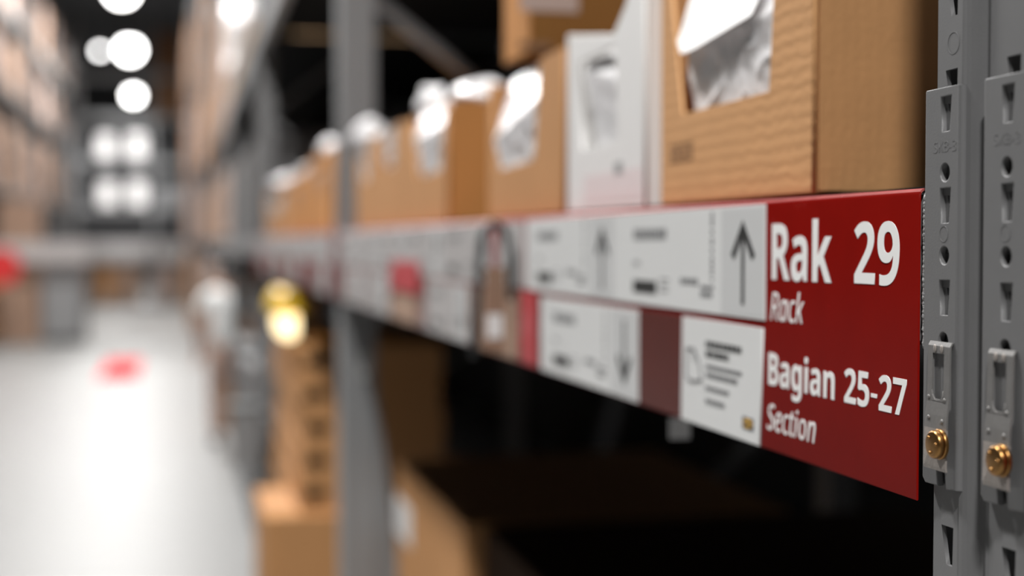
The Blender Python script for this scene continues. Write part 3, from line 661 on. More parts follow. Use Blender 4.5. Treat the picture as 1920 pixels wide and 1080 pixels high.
def price_label(y_near, z0, z1, label, up=True, width=0.355, group='white labels on the red rail', scale=1.0, m='label'):
    t = empty('shelf_label', (F, y_near, Z(z0)), label, 'shelf label', group)
    ins = 0.0008
    build('label_card', box(B(), F - 0.0011, F - 0.0001, y_near, y_near + width, Z(z0), Z(z1), 0.0002), M[m], t)
    zm = (z0 + z1) / 2; s = (z1 - z0) / 0.083
    dz = zm - (-0.0138)
    o = lambda y: y_near + y - 0.9395
    build('arrow_field', box(B(), F - 0.00125, F - 0.0011, o(0.9415), o(1.0225), Z(z0 + 0.002), Z(z1 - 0.002)), M['label_grey'], t)
    sg = 1 if up else -1
    zc = zm
    ar = B()
    cy = o(0.9795)
    tip, tail = zc + sg * 0.0305, zc - sg * 0.0315
    box(ar, F - 0.0016, F - 0.00125, cy - 0.0025, cy + 0.0025, Z(min(tip - sg * 0.006, tail)), Z(max(tip - sg * 0.006, tail)))
    for k in (-1, 1):
        me = plate_mesh([[(cy, Z(tip)), (cy + k * 0.0225, Z(tip - sg * 0.0255)), (cy + k * 0.0168, Z(tip - sg * 0.0292)), (cy, Z(tip - sg * 0.0105))]], [], F - 0.0016, 0.0003)
        ar.from_mesh(me); bpy.data.meshes.remove(me)
    build('printed_arrow', ar, M['ink'], t)
    # side number strip, product line, black price block, article number
    rn = random.Random(int(y_near * 1000))
    g = []
    z = 0.0235
    while z > -0.030:
        h = rn.choice((0.0016, 0.0022, 0.003)); g.append((o(1.0395), o(1.0445), Z(z - h + dz), Z(z + dz))); z -= h + rn.choice((0.0012, 0.0016, 0.003))
    g += words_line(o(1.1130), o(1.0720), -0.0312 + dz, 0.0050, 3)
    g += words_line(o(1.0665), o(1.0380), -0.0350 + dz, 0.0028, 4) + words_line(o(1.0665), o(1.0420), -0.0405 + dz, 0.0040, 5)
    bars('small_print', g, M['ink_grey'], t)
    bars('product_line', [(o(1.1500 + 0.0100 * k), o(1.1570 + 0.0100 * k), Z(0.0030 + dz), Z(0.0125 + dz)) for k in range(9)], M['ink_grey'], t)
    bars('price_block', [(o(1.1745), o(1.2385), Z(-0.0445 + dz), Z(-0.0335 + dz))], M['ink'], t)
    bars('fine_print', words_line(o(1.166), o(1.142), -0.031 + dz, 0.0018, 8) + words_line(o(1.166), o(1.144), -0.036 + dz, 0.0018, 9) + words_line(o(1.166), o(1.144), -0.041 + dz, 0.0018, 10)
         + words_line(o(1.238), o(1.220), -0.018 + dz, 0.004, 11), M['ink_faint'], t)
    return t


TOPZ, LOWZ = (-0.0548, 0.0278), (-0.1445, -0.0605)
lab_a = price_label(0.9395, *TOPZ, 'white label with a sharp black up arrow touching the red sign')
lab_b = copy_tree(lab_a, dy=0.3570)
lab_b['label'] = 'white upper label with a blurred up arrow, second from the red sign'
lab_c = price_label(1.2250, *LOWZ, 'white lower label with a down arrow beside the dull red gap', up=False)
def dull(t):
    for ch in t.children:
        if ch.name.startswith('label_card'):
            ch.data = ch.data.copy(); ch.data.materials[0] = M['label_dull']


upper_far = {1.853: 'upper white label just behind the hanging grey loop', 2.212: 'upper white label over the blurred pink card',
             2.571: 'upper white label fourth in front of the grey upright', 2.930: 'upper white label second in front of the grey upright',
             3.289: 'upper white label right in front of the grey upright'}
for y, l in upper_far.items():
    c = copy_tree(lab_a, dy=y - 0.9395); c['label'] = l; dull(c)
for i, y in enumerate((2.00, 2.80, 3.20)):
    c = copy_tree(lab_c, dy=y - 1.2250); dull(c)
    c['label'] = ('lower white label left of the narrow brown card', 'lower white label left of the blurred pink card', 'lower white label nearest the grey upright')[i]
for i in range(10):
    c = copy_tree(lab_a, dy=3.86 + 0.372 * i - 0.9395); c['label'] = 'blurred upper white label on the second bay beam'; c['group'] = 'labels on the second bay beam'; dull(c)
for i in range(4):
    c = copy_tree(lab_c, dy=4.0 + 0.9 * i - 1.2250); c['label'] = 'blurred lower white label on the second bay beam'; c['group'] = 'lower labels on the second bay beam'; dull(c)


def plain_card(name, y0, y1, z0, z1, m, label, cat='card', xf=F - 0.0012, t=0.0011):
    o = build(name, box(B(), xf, xf + t, y0, y1, Z(z0), Z(z1), 0.0002), m)
    return tag(o, label, cat)


plain_card('rail_insert', 1.1135, 1.2225, -0.1440, -0.0600, M['dull_red'], 'dull brownish red insert between the two lower white cards', xf=F - 0.0009, t=0.0008)
plain_card('rail_insert', 1.6050, 1.6830, -0.1440, -0.0580, M['pink'], 'pink-red card under the hanging grey loop')
plain_card('rail_insert', 1.8600, 1.9800, -0.1440, -0.0620, M['brown_card'], 'narrow brown card left of the hanging grey loop')
plain_card('promotion_card', 2.42, 2.74, -0.088, -0.033, M['pink'], 'blurred pink-red card across the two label rows', xf=F - 0.004, t=0.0015)
plain_card('rail_insert', 2.46, 2.76, -0.1440, -0.0900, M['card_pale'], 'pale beige card below the blurred pink card')

# notice card
info = empty('notice_card', (F, 0.947, Z(-0.145)), 'white notice card with small print and a tiny yellow logo beside the red sign', 'notice card')
link_mesh('card_sheet', plate_mesh([[(0.9425, Z(-0.0605)), (1.1085, Z(-0.0600)), (1.1105, Z(-0.1450)), (0.9470, Z(-0.1452))]], [], F - 0.0013, 0.0012, 0.0002, 1), M['label'], info)
xi = F - 0.0017
bars('heading', words_line(1.0535, 0.9815, -0.0790, 0.0048, 21) + words_line(1.0535, 1.0060, -0.0866, 0.0048, 22), M['ink'], info, xi)
bars('small_print', words_line(1.0530, 0.9810, -0.0965, 0.0028, 23) + words_line(1.0530, 0.9880, -0.1030, 0.0036, 24) + words_line(1.0540, 1.0060, -0.1135, 0.0030, 25) + words_line(1.0538, 1.0145, -0.1238, 0.0034, 26), M['ink_grey'], info, xi)
ic = B()
for (a, b) in (((1.097, -0.0855), (1.080, -0.0850)), ((1.097, -0.0855), (1.0985, -0.108)), ((1.080, -0.0850), (1.070, -0.093)), ((1.070, -0.093), (1.0625, -0.109)), ((1.0985, -0.108), (1.088, -0.1115)), ((1.088, -0.1115), (1.0625, -0.109)), ((1.080, -0.085), (1.078, -0.095))):
    bar(ic, (xi, a[0], Z(a[1])), (xi, b[0], Z(b[1])), 0.0016, 0.0004)
build('printed_icon', ic, M['ink_grey'], info)
lg = bars('logo', [(0.9580, 0.9780, Z(-0.1358), Z(-0.1272))], M['blue'], info, xi)
lg['label'] = 'small navy and yellow logo'
link_mesh('logo_oval', plate_mesh([[(0.9680 + 0.0086 * math.cos(a), Z(-0.1315) + 0.0034 * math.sin(a)) for a in [k * math.pi / 16 for k in range(32)]]], [], xi - 0.0002, 0.0002), M['yellow_ink'], lg)
glyphs('logo', 0.9748, -0.1330, 0.0136, 0.0030, xi - 0.0004, 0.0002, M['blue'], lg, 'navy letters on the yellow oval', 'logo_lettering')

plain_card('rail_insert', 1.6640, 1.8050, -0.0540, 0.0270, M['label_dull'], 'dull pale card behind the hanging grey loop')
plain_card('rail_insert', 1.6900, 1.8480, -0.1440, -0.0580, M['card_pale'], 'beige lower card behind the hanging grey loop')
# hanging loop
lp = empty('hanging_loop', (F - 0.02, 1.72, Z(0.03)), 'dark grey strap loop hanging over the beam between two white labels', 'strap')
bm = B()
pts = [(F - 0.0085, 1.700, Z(-0.07)), (F - 0.0085, 1.700, Z(-0.01))]
for k in range(13):
    a = k / 12 * math.pi
    pts.append((F - 0.0260 + 0.0175 * math.cos(a), 1.712, Z(-0.004) + 0.028 * math.sin(a)))
pts += [(F - 0.0440, 1.722, Z(-0.05)), (F - 0.0480, 1.730, Z(-0.143))]
tube(bm, pts, 0.0052)
build('strap', bm, M['strap'], lp, True)
build('tag', box(B(), F - 0.036, F - 0.010, 1.722, 1.7235, Z(-0.135), Z(-0.03), 0.0003), M['brown_card'], lp)['label'] = 'brown tag inside the loop'
build('tag_sticker', box(B(), F - 0.034, F - 0.014, 1.7215, 1.7219, Z(-0.118), Z(-0.088)), M['label'], lp)['label'] = 'white sticker on the tag'

# tag under the beam
ut = PX(1275, 803, 0.448)
tg0 = empty('hanging_tag', ut, 'small white tag hanging in the dark under the beam', 'tag')
build('string', box(B(), ut.x - 0.0006, ut.x + 0.0006, ut.y, ut.y + 0.0012, ut.z + 0.009, Z(-0.0578)), M['strap'], tg0)
tg = build('tag_card', box(B(), ut.x - 0.010, ut.x + 0.010, ut.y, ut.y + 0.0015, ut.z - 0.010, ut.z + 0.010, 0.0004), M['paper'], tg0)


# ------------------------------------------------------------------ decks and plain beams
def deck(y0, y1, z, label, group=None, x0=F + 0.032, x1=1.90, ext=()):
    bm = box(B(), x0, x1, y0, y1, Z(z), Z(z) + 0.0055)
    for (a, b) in ext:
        for (xa, xb) in ((0.52, 1.24), (1.34, 1.78)): box(bm, xa, xb, a, b, Z(z), Z(z) + 0.0055)
    o = build('shelf_deck', bm, M['dark'])
    return tag(o, label, 'shelf deck', group)


deck(0.735, 3.675, 0.0285, 'dark shelf deck under the near brown cartons', ext=((0.675, 0.735), (3.675, 3.736)))
deck(3.80, 7.685, 0.0285, 'dark shelf deck under the orange cartons of the second bay', ext=((3.740, 3.80),))


def plain_beam(y0, y1, z, label, group, x0=F, dx=0.05, m='steel_light'):
    o = build('shelf_beam', box(B(), x0, x0 + dx, y0, y1, Z(z) - 0.11, Z(z), 0.004), M[m])
    return tag(o, label, 'shelf beam', group)


UPPER = 1.34
for (a, b) in zip(RIGHT_FRAMES, RIGHT_FRAMES[1:]):
    if a >= BAY3:
        plain_beam(a + 0.05, b - 0.05, 0.03, 'far lower beam of the right-hand rack', 'far lower beams of the right-hand rack')
        deck(a + 0.06, b - 0.06, 0.0315, 'far lower shelf deck of the right-hand rack', 'far shelf decks of the right-hand rack', 0.46, 1.88)
        plain_beam(a + 0.05, b - 0.05, 2.80, 'far topmost beam of the right-hand rack', 'far topmost beams of the right-hand rack')
        deck(a + 0.06, b - 0.06, 2.801, 'far topmost shelf deck of the right-hand rack', 'far shelf decks of the right-hand rack', 0.41, 1.88)
    UPPER = 1.34 if a < BAY2 else 1.12
    plain_beam(a + 0.05, b - 0.05, UPPER, 'upper beam of the right-hand rack above the shelf of cartons', 'upper beams of the right-hand rack')
    deck(a + 0.06, b - 0.06, UPPER + 0.001, 'upper shelf deck of the right-hand rack', 'upper shelf decks of the right-hand rack', 0.41, 1.88)


# ------------------------------------------------------------------ cartons on the shelf
DZ = 0.0346                      # top of the deck, from the camera's height


def bag_mesh(quad, fold, xf, seed, up=0.22, down=0.10, amp=0.002, n=36):
    """crumpled film filling a cut-out; quad = (near low, far low, far high, near high) in (y, z), fold = heights of the
    crease at the near and the far edge: below it the film hangs slightly inwards, above it it leans back"""
    (a, b, c, d) = quad
    bm = B(); rows = []
    for j in range(n + 1):
        row = []
        for i in range(n + 1):
            u, v = i / n, j / n
            y = (a[0] * (1 - u) + b[0] * u) * (1 - v) + (d[0] * (1 - u) + c[0] * u) * v
            z = (a[1] * (1 - u) + b[1] * u) * (1 - v) + (d[1] * (1 - u) + c[1] * u) * v
            zf = fold[0] + (fold[1] - fold[0]) * u
            t = z - zf
            x = xf + (t * up if t > 0 else -t * down)
            w = noise.noise(Vector((y * 40, z * 40, seed))) + 0.5 * noise.noise(Vector((y * 95, z * 95, seed + 4)))
            cr = abs(noise.noise(Vector((y * 22 + z * 18, z * 25 - y * 9, seed + 9))))
            k = 0.25 if t > 0 else 1.0
            x += k * (amp * w - amp * 1.6 * (1 - cr) ** 6 + amp)
            row.append(bm.verts.new((x, y, z)))
        rows.append(row)
    for j in range(n):
        for i in range(n):
            bm.faces.new((rows[j][i + 1], rows[j][i], rows[j + 1][i], rows[j + 1][i + 1]))
    return bm


def quad_of(opening, top=None, inset=0.0012):
    """order a four-cornered cut-out as (near low, far low, far high, near high), optionally stretched up to the top edge"""
    q = sorted(opening, key=lambda p: p[1])
    lo, hi = sorted(q[:2]), sorted(q[2:])
    if top is not None:
        k = [(top - h[1]) / max(h[1] - l[1], 1e-6) for h, l in zip(hi, lo)]
        hi = [(h[0] + (h[0] - l[0]) * kk, top) for h, l, kk in zip(hi, lo, k)]
    return [(lo[0][0] + inset, lo[0][1] + inset), (lo[1][0] - inset * 2.5, lo[1][1] + inset), (hi[1][0] - inset * 2.5, hi[1][1]), (hi[0][0] + inset, hi[0][1])]


def display_carton(label, x0, x1, y0, y1, z0, z1, opening=None, front='card_front', side='card_side', group=None, gap=0.0018, cat='carton', open_top=False):
    """open carton: front panel with a cut-out, sides, back, base and top flaps; z from the camera's height"""
    t = empty('display_carton', (x0, y0, Z(z0)), label, cat, group)
    th = 0.004
    holes = [opening] if opening else []
    if opening and open_top:     # the cut-out runs through the top edge: outline goes down one side of it and up the other
        lo = sorted(opening, key=lambda p: p[1])[:2]; hi = sorted(opening, key=lambda p: p[1])[2:]
        lo.sort(); hi.sort()
        k = (Z(z1) - hi[0][1]) / max(hi[0][1] - lo[0][1], 1e-6)
        out = [(y0, Z(z0)), (y0, Z(z1)), (hi[0][0] + (hi[0][0] - lo[0][0]) * k, Z(z1)), lo[0], lo[1], (hi[1][0] + (hi[1][0] - lo[1][0]) * k, Z(z1)), (y1, Z(z1)), (y1, Z(z0))]
        link_mesh('front_panel', plate_mesh([out], [], x0, th, 0.0012, 2), M[front], t)
    else:
        link_mesh('front_panel', plate_mesh([rect(y0, y1, Z(z0), Z(z1))], holes, x0, th, 0.0012, 2), M[front], t)
    xs = x0 + th + gap
    build('side_panel', box(B(), xs, x1, y0 + 0.0006, y0 + 0.0006 + th, Z(z0 + 0.001), Z(z1), 0.0012), M[side], t)
    build('side_panel', box(B(), xs, x1, y1 - th, y1, Z(z0 + 0.001), Z(z1), 0.0012), M[side], t)
    build('back_panel', box(B(), x1 - th, x1, y0 + th + 0.001, y1 - th - 0.001, Z(z0 + 0.001), Z(z1)), M[side], t)
    build('base_panel', box(B(), xs, x1 - th - 0.001, y0 + th + 0.001, y1 - th - 0.001, Z(z0), Z(z0) + th), M[side], t)
    return t


def lid(t, x0, x1, y0, y1, z, m='card'):
    return build('top_panel', box(B(), x0, x1, y0, y1, Z(z), Z(z) + 0.004, 0.001), M[m], t)


# 1: the big carton beside the sign
X1 = 0.425
y_n, y_f = PX(1522, 356, X1).y, PX(1239, 377, X1).y
op = [PX(1279, 214, X1), PX(1441, 171, X1), PX(1453, -70, X1), PX(1262, -90, X1)]
zt1 = 0.255
opening = [(p.y, p.z) for p in op]
big = display_carton('large brown corrugated carton with a cut-out window beside the red sign', X1, 0.83, y_n, y_f, DZ, zt1, opening, open_top=True)
bag = bag_mesh(quad_of(opening, Z(zt1)), (PX(1448, 12, X1).z, PX(1262, 100, X1).z), X1 + 0.006, 3.3, up=0.42, down=0.06, amp=0.0014, n=64)
o = build('polybag', bag, M['bag'], big, True); o['label'] = 'crumpled cloudy plastic bag filling the window'
sw = B()  # leaning white sheet added in place of glare on the bag film
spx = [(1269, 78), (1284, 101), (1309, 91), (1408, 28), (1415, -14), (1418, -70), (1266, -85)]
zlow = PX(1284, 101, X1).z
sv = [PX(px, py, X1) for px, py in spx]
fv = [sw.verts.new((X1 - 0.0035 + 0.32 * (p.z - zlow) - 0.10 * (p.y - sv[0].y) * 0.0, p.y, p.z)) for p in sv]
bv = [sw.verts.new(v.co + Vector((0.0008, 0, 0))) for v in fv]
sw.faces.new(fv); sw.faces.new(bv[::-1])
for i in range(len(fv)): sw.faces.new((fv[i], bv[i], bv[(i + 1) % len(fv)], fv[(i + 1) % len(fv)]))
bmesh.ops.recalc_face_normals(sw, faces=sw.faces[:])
build('white_sheet', sw, M['paper'], big)['label'] = 'white sheet standing in for the glare on the bag in the window'
pm = B()
p0, p1 = PX(1256, 290, X1), PX(1300, 288, X1)
for k in range(4):                # handling pictograms: framed squares with a bar or a wedge inside
    yy = p0.y + (p1.y - p0.y) * (k + 0.1) / 4; y2 = p0.y + (p1.y - p0.y) * (k + 0.85) / 4
    zc = p0.z; hh = 0.0078; w = 0.0016
    box(pm, X1 - 0.0003, X1, y2, yy, zc - hh, zc - hh + w); box(pm, X1 - 0.0003, X1, y2, yy, zc + hh - w, zc + hh)
    box(pm, X1 - 0.0003, X1, y2, y2 + w, zc - hh, zc + hh); box(pm, X1 - 0.0003, X1, yy - w, yy, zc - hh, zc + hh)
    ym = (yy + y2) / 2; q = abs(yy - y2) * 0.22
    sh = [(ym + q, zc - hh * 0.5), (ym - q, zc - hh * 0.5), (ym, zc + hh * 0.55)] if k % 2 == 0 else [(ym + q * 0.6, zc - hh * 0.5), (ym - q * 0.6, zc - hh * 0.5), (ym - q, zc + hh * 0.5), (ym + q, zc + hh * 0.5)]
    me = plate_mesh([sh], [], X1 - 0.0003, 0.0003); pm.from_mesh(me); bpy.data.meshes.remove(me)
build('printed_symbols', pm, M['card_dark'], big)

# 2: white carton
ya, yb = PX(1207, 385, X1).y, PX(1064, 394, X1).y
wbx = empty('display_carton', (X1, ya, Z(DZ)), 'white carton with a cut-out front between two brown cartons', 'carton')
outl = [(p.y, p.z) for p in (PX(1064, 66, X1), PX(1150, 64, X1), PX(1172, 10, X1), PX(1186, -40, X1), PX(1207, -50, X1), PX(1207, 386, X1), PX(1064, 396, X1))]
zmn = Z(DZ)
outl[-2] = (ya, zmn); outl[-1] = (yb, zmn)
win = [(p.y, p.z) for p in (PX(1085, 118, X1), PX(1152, 84, X1), PX(1158, 262, X1), PX(1092, 282, X1))]
link_mesh('front_panel', plate_mesh([outl], [win], X1, 0.004, 0.001, 1), M['white_box'], wbx)
ztw = PX(1207, -50, X1).z
build('side_panel', box(B(), X1 + 0.0045, 0.80, ya, ya + 0.004, zmn, ztw, 0.001), M['white_box'], wbx)
build('side_panel', box(B(), X1 + 0.0045, 0.80, yb - 0.004, yb, zmn, PX(1064, 66, X1).z, 0.001), M['white_box'], wbx)
build('back_panel', box(B(), 0.796, 0.80, ya + 0.005, yb - 0.005, zmn, PX(1064, 66, X1).z), M['white_box'], wbx)
build('base_panel', box(B(), X1 + 0.0045, 0.795, ya + 0.005, yb - 0.005, zmn, zmn + 0.004), M['white_box'], wbx)
wy = [p[0] for p in win]; wz = [p[1] for p in win]
o = build('polybag', bag_mesh(quad_of([(y - (0.012 if y > sum(wy) / 4 else 0), z) for y, z in win]), (max(wz) - 0.035, max(wz) - 0.012), X1 + 0.004, 8.1, up=0.3, n=24, amp=0.0008), M['bag'], wbx, True)
o['label'] = 'grey plastic bag behind the white cut-out'
pk = [PX(1096, 330, X1), PX(1205, 372, X1)]
build('pink_print', box(B(), X1 - 0.0003, X1, pk[1].y + 0.004, pk[0].y, pk[1].z, pk[0].z), mat('pale_pink_print', (0.72, 0.63, 0.63), 0.5), wbx)
gq = PX(1160, 315, X1)
build('printed_mark', box(B(), X1 - 0.0006, X1 - 0.0003, gq.y - 0.012, gq.y + 0.012, gq.z - 0.006, gq.z + 0.006), M['ink_faint'], wbx)

# 3: brown carton with bright bag
def px_carton(label, x_near, x_far, ztop, win_px, fold_px, seed, front='card', side='card', x0=X1, depth=0.40, group='brown display cartons on the shelf', over=0.02):
    ya, yb = PX(x_near, 400, x0).y, PX(x_far, 400, x0).y
    wn = [(p.y, p.z) for p in (PX(*q, x0) for q in win_px)]
    top = Z(ztop)
    wn = [(y, min(z, top - 0.004)) for y, z in wn]
    t = display_carton(label, x0, x0 + depth, ya, yb, DZ, ztop, wn, front, side, group, open_top=True)
    f0, f1 = PX(*fold_px[0], x0).z, PX(*fold_px[1], x0).z
    o = build('polybag', bag_mesh(quad_of(wn, top + 0.004), (f0, f1), x0 - 0.001, seed, up=0.35), M['bag'], t, True)
    o['label'] = 'plastic bag in the window, bright where it leans back'
    return t, ya, yb


px_carton('brown carton with a bright white bag in its window left of the white carton', 1056, 916, 0.222, ((1010, 148), (924, 152), (932, 320), (1000, 300)), ((1000, 190), (925, 262)), 12.0)
px_carton('brown carton whose grey bag window sits just left of its shaded orange side', 838, 757, 0.232, ((834, 175), (776, 196), (784, 335), (826, 318)), ((832, 235), (780, 262)), 15.0, side='card_orange')
px_carton('brown carton with pale bag right of the grey upright', 756, 693, 0.236, ((740, 200), (715, 214), (715, 320), (738, 312)), ((735, 230), (715, 238)), 18.0, side='card_orange')
px_carton('brown carton half hidden by the grey upright, white bag on its front', 692, 668, 0.225, ((690, 215), (674, 230), (676, 345), (690, 338)), ((690, 275), (675, 280)), 21.0, side='card_orange')

# stacked upper carton
uy0, uy1 = PX(985, 100, X1).y, PX(938, 100, X1).y
up = display_carton('dark-sided brown carton stacked on top of the row, cut by the photo top', X1 + 0.005, 0.95, uy0, uy1, 0.2415, 0.47, None, 'card_orange', 'card_shade_side', gap=0.0)
lid(up, X1 + 0.005, 0.95, uy0, uy1, 0.47)
a, b = PY(975, 20, uy0), PY(1085, -30, uy0)
build('sticker', box(B(), a.x, b.x, uy0 - 0.0008, uy0, a.z, a.z + 0.06), M['card_pink'], up)['label'] = 'pale sticker on the shaded side'
a, b = PY(972, 92, uy0), PY(1035, 76, uy0)
build('printed_symbols', box(B(), a.x, b.x, uy0 - 0.0006, uy0, a.z, a.z + 0.010), M['card_dark'], up)


def poly_lump(c, r, label, seed, group='loose white polybags on the cartons', m='bag'):
    bm = B()
    bmesh.ops.create_icosphere(bm, subdivisions=4, radius=1)
    for v in bm.verts:
        d = v.co.copy()
        k = 1 + 0.22 * noise.noise(d * 1.8 + Vector((seed, 0, 0))) + 0.10 * abs(noise.noise(d * 5 + Vector((0, seed, 0))))
        p = Vector((d.x * r[0], d.y * r[1], d.z * r[2])) * k
        p.z = max(p.z, -r[2] * 0.6)
        v.co = Vector(c) + p + Vector((0, 0, r[2] * 0.6))
    return tag(build('polybag', bm, M[m], None, True), label, 'plastic bag', group)


def lump_px(px, py, X, r, label, seed, zb):
    p = PX(px, py, X)
    return poly_lump((X, p.y, Z(zb)), r, label, seed)


lump_px(896, 200, 0.52, (0.048, 0.15, 0.030), 'white plastic bag lying on the carton with the shaded orange side', 1, 0.2365)
lump_px(812, 175, 0.462, (0.026, 0.06, 0.034), 'rounded white bag bulging behind the grey bag window', 2, 0.2365)
lump_px(690, 250, 0.445, (0.035, 0.14, 0.042), 'bright white bag on the carton against the grey upright', 3, 0.2295)
lump_px(622, 275, 0.47, (0.035, 0.15, 0.034), 'dim white bag on the nearest carton of the second bay', 4, 0.2725)

# second bay
for i, (ya, yb, zt, m, lab) in enumerate(((4.02, 4.80, 0.268, 'card_orange', 'orange-brown carton left of the grey upright, nearest of the second bay'),
                                          (4.88, 5.72, 0.235, 'card_orange', 'orange-brown carton under a grey bag in the middle of the second bay'),
                                          (5.80, 7.10, 0.235, 'card', 'brown carton under the pale bag at the far end of the second bay'))):
    wn = [(ya + 0.25, Z(zt) - 0.03), (yb - 0.2, Z(zt) - 0.03), (yb - 0.3, Z(0.14)), (ya + 0.3, Z(0.14))]
    t = display_carton(lab, X1, 0.9, ya, yb, DZ, zt, wn, m, m, 'brown display cartons on the shelf')
    lid(t, X1, 0.9, ya, yb, zt, m)
    build('polybag', bag_mesh(quad_of(wn), (Z(0.2), Z(0.2)), X1, 30 + i), M['card_pale'] if i != 2 else M['bag'], t, True)
poly_lump((0.50, 5.35, Z(0.2395)), (0.07, 0.36, 0.032), 'grey-white bag lying on the middle carton of the second bay', 6)
poly_lump((0.48, 6.45, Z(0.2395)), (0.07, 0.52, 0.036), 'flat pale bag on the far carton of the second bay', 7)

# ------------------------------------------------------------------ under the beam
def carton(name, label, x0, x1, y0, y1, z0, z1, m, group=None, tape=True, bev=0.006):
    """closed carton with a tape strip; z above the floor"""
    t = empty(name, (x0, y0, z0), label, 'carton', group)
    build('carton_body', box(B(), x0, x1, y0, y1, z0, z1, bev), M[m], t)
    if tape:
        ym = (y0 + y1) / 2
        tb = B()
        box(tb, x0 - 0.0008, x0, ym - 0.03, ym + 0.03, z1 - 0.10, z1 - bev); box(tb, x0 + bev, x1 - bev, ym - 0.03, ym + 0.03, z1, z1 + 0.0008)
        build('tape_strip', tb, M['card_pale'], t)
    return t


low = carton('carton', 'tan carton with a white label standing low behind the grey upright', 0.55, 1.25, 2.77, 3.66, 0.0, Z(-0.560), 'card', tape=False)
a, b = PX(770, 955, 0.55), PX(742, 1040, 0.55)
build('sticker', box(B(), 0.549, 0.55, a.y, b.y, a.z - 0.10, a.z), M['white_box'], low)['label'] = 'white label near the upright'
carton('carton', 'shaded brown carton in the dark middle of the lower shelf', 0.585, 1.5, 1.62, 2.74, 0.0, Z(-0.562), 'card_in_shade', tape=False)
carton('carton', 'carton coloured near black for the shade beneath the red sign', 0.60, 1.5, 0.80, 1.58, 0.0, Z(-0.55), 'card_in_shade', tape=False)

# stack of flat cartons with hand holes, second bay
YS, YE = 5.20, 6.62
z = Z(-0.985)
carton('carton', 'broad tan carton at the foot of the hand-hole carton stack, jutting into the aisle', 0.29, 1.0, 5.165, 5.78, 0.0, z, 'card')
carton('carton', 'tan carton under the far half of the hand-hole carton stack', 0.42, 1.0, 5.80, 6.70, 0.0, z, 'card', tape=False)
names = ('lowest', 'second lowest', 'middle', 'second highest', 'highest')
for k in range(5):
    h = 0.1215
    z0, z1 = z + 0.001 + k * h, z + (k + 1) * h
    t = empty('flat_carton', (0.43, YS, z0), f'{names[k]} flat brown carton with a dark hand hole in the stack', 'carton', 'flat cartons with hand holes')
    dx = 0.006 * ((k * 7) % 3 - 1)
    bm = B()
    x0, x1 = 0.43 + dx, 0.95 + dx
    # end panel towards the viewer with a hand hole, then the other panels
    hx, hz = 0.486 + dx, (z0 + z1) / 2 + 0.005
    me = plate_mesh([rect(-x1, -x0, z0, z1)], [[(-hx + 0.040 * math.cos(a), hz + 0.027 * math.sin(a)) for a in [q * math.pi / 12 for q in range(24)]]], 0, 0.005)
    for v in me.vertices: v.co = Vector((-v.co.y, YS + v.co.x, v.co.z))
    bm.from_mesh(me); bpy.data.meshes.remove(me)
    box(bm, x0, x0 + 0.005, YS + 0.005, YE, z0, z1); box(bm, x1 - 0.005, x1, YS + 0.005, YE, z0, z1)
    box(bm, x0 + 0.005, x1 - 0.005, YE - 0.005, YE, z0, z1); box(bm, x0 + 0.005, x1 - 0.005, YS + 0.005, YE - 0.005, z0, z0 + 0.005); box(bm, x0 + 0.005, x1 - 0.005, YS + 0.005, YE - 0.005, z1 - 0.005, z1)
    bmesh.ops.recalc_face_normals(bm, faces=bm.faces[:])
    build('carton_body', bm, M['card'], t)
    build('hole_shade', box(B(), hx - 0.046, hx + 0.060, YS + 0.02, YS + 0.024, hz - 0.04, hz + 0.04), M['dark'], t)  # dark sheet added behind the hole as the shade inside
ztop = z + 5 * 0.1215

# yellow work light on the stack
wl = empty('work_light', (0.42, 5.5, ztop), 'yellow work light with a warm glowing lens on the hand-hole carton stack', 'lamp')
cx, cy0, cy1 = 0.405, 5.35, 5.95
hs = B()
n = 14; rows = []
for y in (cy0, cy1):
    rows.append([hs.verts.new((cx + 0.058 * math.cos(a), y, ztop + 0.112 + 0.085 * math.sin(a))) for a in [k / n * math.pi for k in range(n + 1)]])
m_ = len(rows[0])
for i in range(m_): hs.faces.new((rows[0][i], rows[0][(i + 1) % m_], rows[1][(i + 1) % m_], rows[1][i]))
hs.faces.new(rows[0][::-1]); hs.faces.new(rows[1])
bmesh.ops.recalc_face_normals(hs, faces=hs.faces[:])
build('housing', hs, M['yellow'], wl)
gl = B()
bmesh.ops.create_uvsphere(gl, u_segments=28, v_segments=16, radius=1)
for v in gl.verts: v.co = Vector((cx + 0.010 + v.co.x * 0.052, (cy0 + cy1) / 2 + v.co.y * 0.29, ztop + 0.066 + v.co.z * 0.064))
build('glowing_lens', gl, M['glow'], wl, True)
ft = B()
box(ft, cx + 0.03, cx + 0.050, cy0 + 0.02, cy1 - 0.02, ztop, ztop + 0.114)
build('stand', ft, M['dark'], wl)

# grey bin on the third upright
gb = empty('post_bin', (0.38, BAY3, Z(-1.17)), 'dark grey bin hung low on the blurred upright of the second bay end', 'bin')
bm = B()
r0 = [(0.275, -0.085), (0.405, -0.085), (0.405, 0.085), (0.275, 0.085)]
r1 = [(0.245, -0.11), (0.405, -0.11), (0.405, 0.11), (0.245, 0.11)]
vb = [bm.verts.new((x, BAY3 - 0.165 + y, Z(-1.16))) for x, y in r0]; vt = [bm.verts.new((x, BAY3 - 0.165 + y, Z(-0.85))) for x, y in r1]
bm.faces.new(vb[::-1])
for i in range(4): bm.faces.new((vb[i], vb[(i + 1) % 4], vt[(i + 1) % 4], vt[i]))
bmesh.ops.recalc_face_normals(bm, faces=bm.faces[:])
bin_o = build('bin_body', bm, M['bin_grey'], gb)
sd = bin_o.modifiers.new('solid', 'SOLIDIFY'); sd.thickness = 0.004
build('rim', box(B(), 0.238, 0.407, BAY3 - 0.284, BAY3 - 0.050, Z(-0.862), Z(-0.845), 0.004), M['strap'], gb)
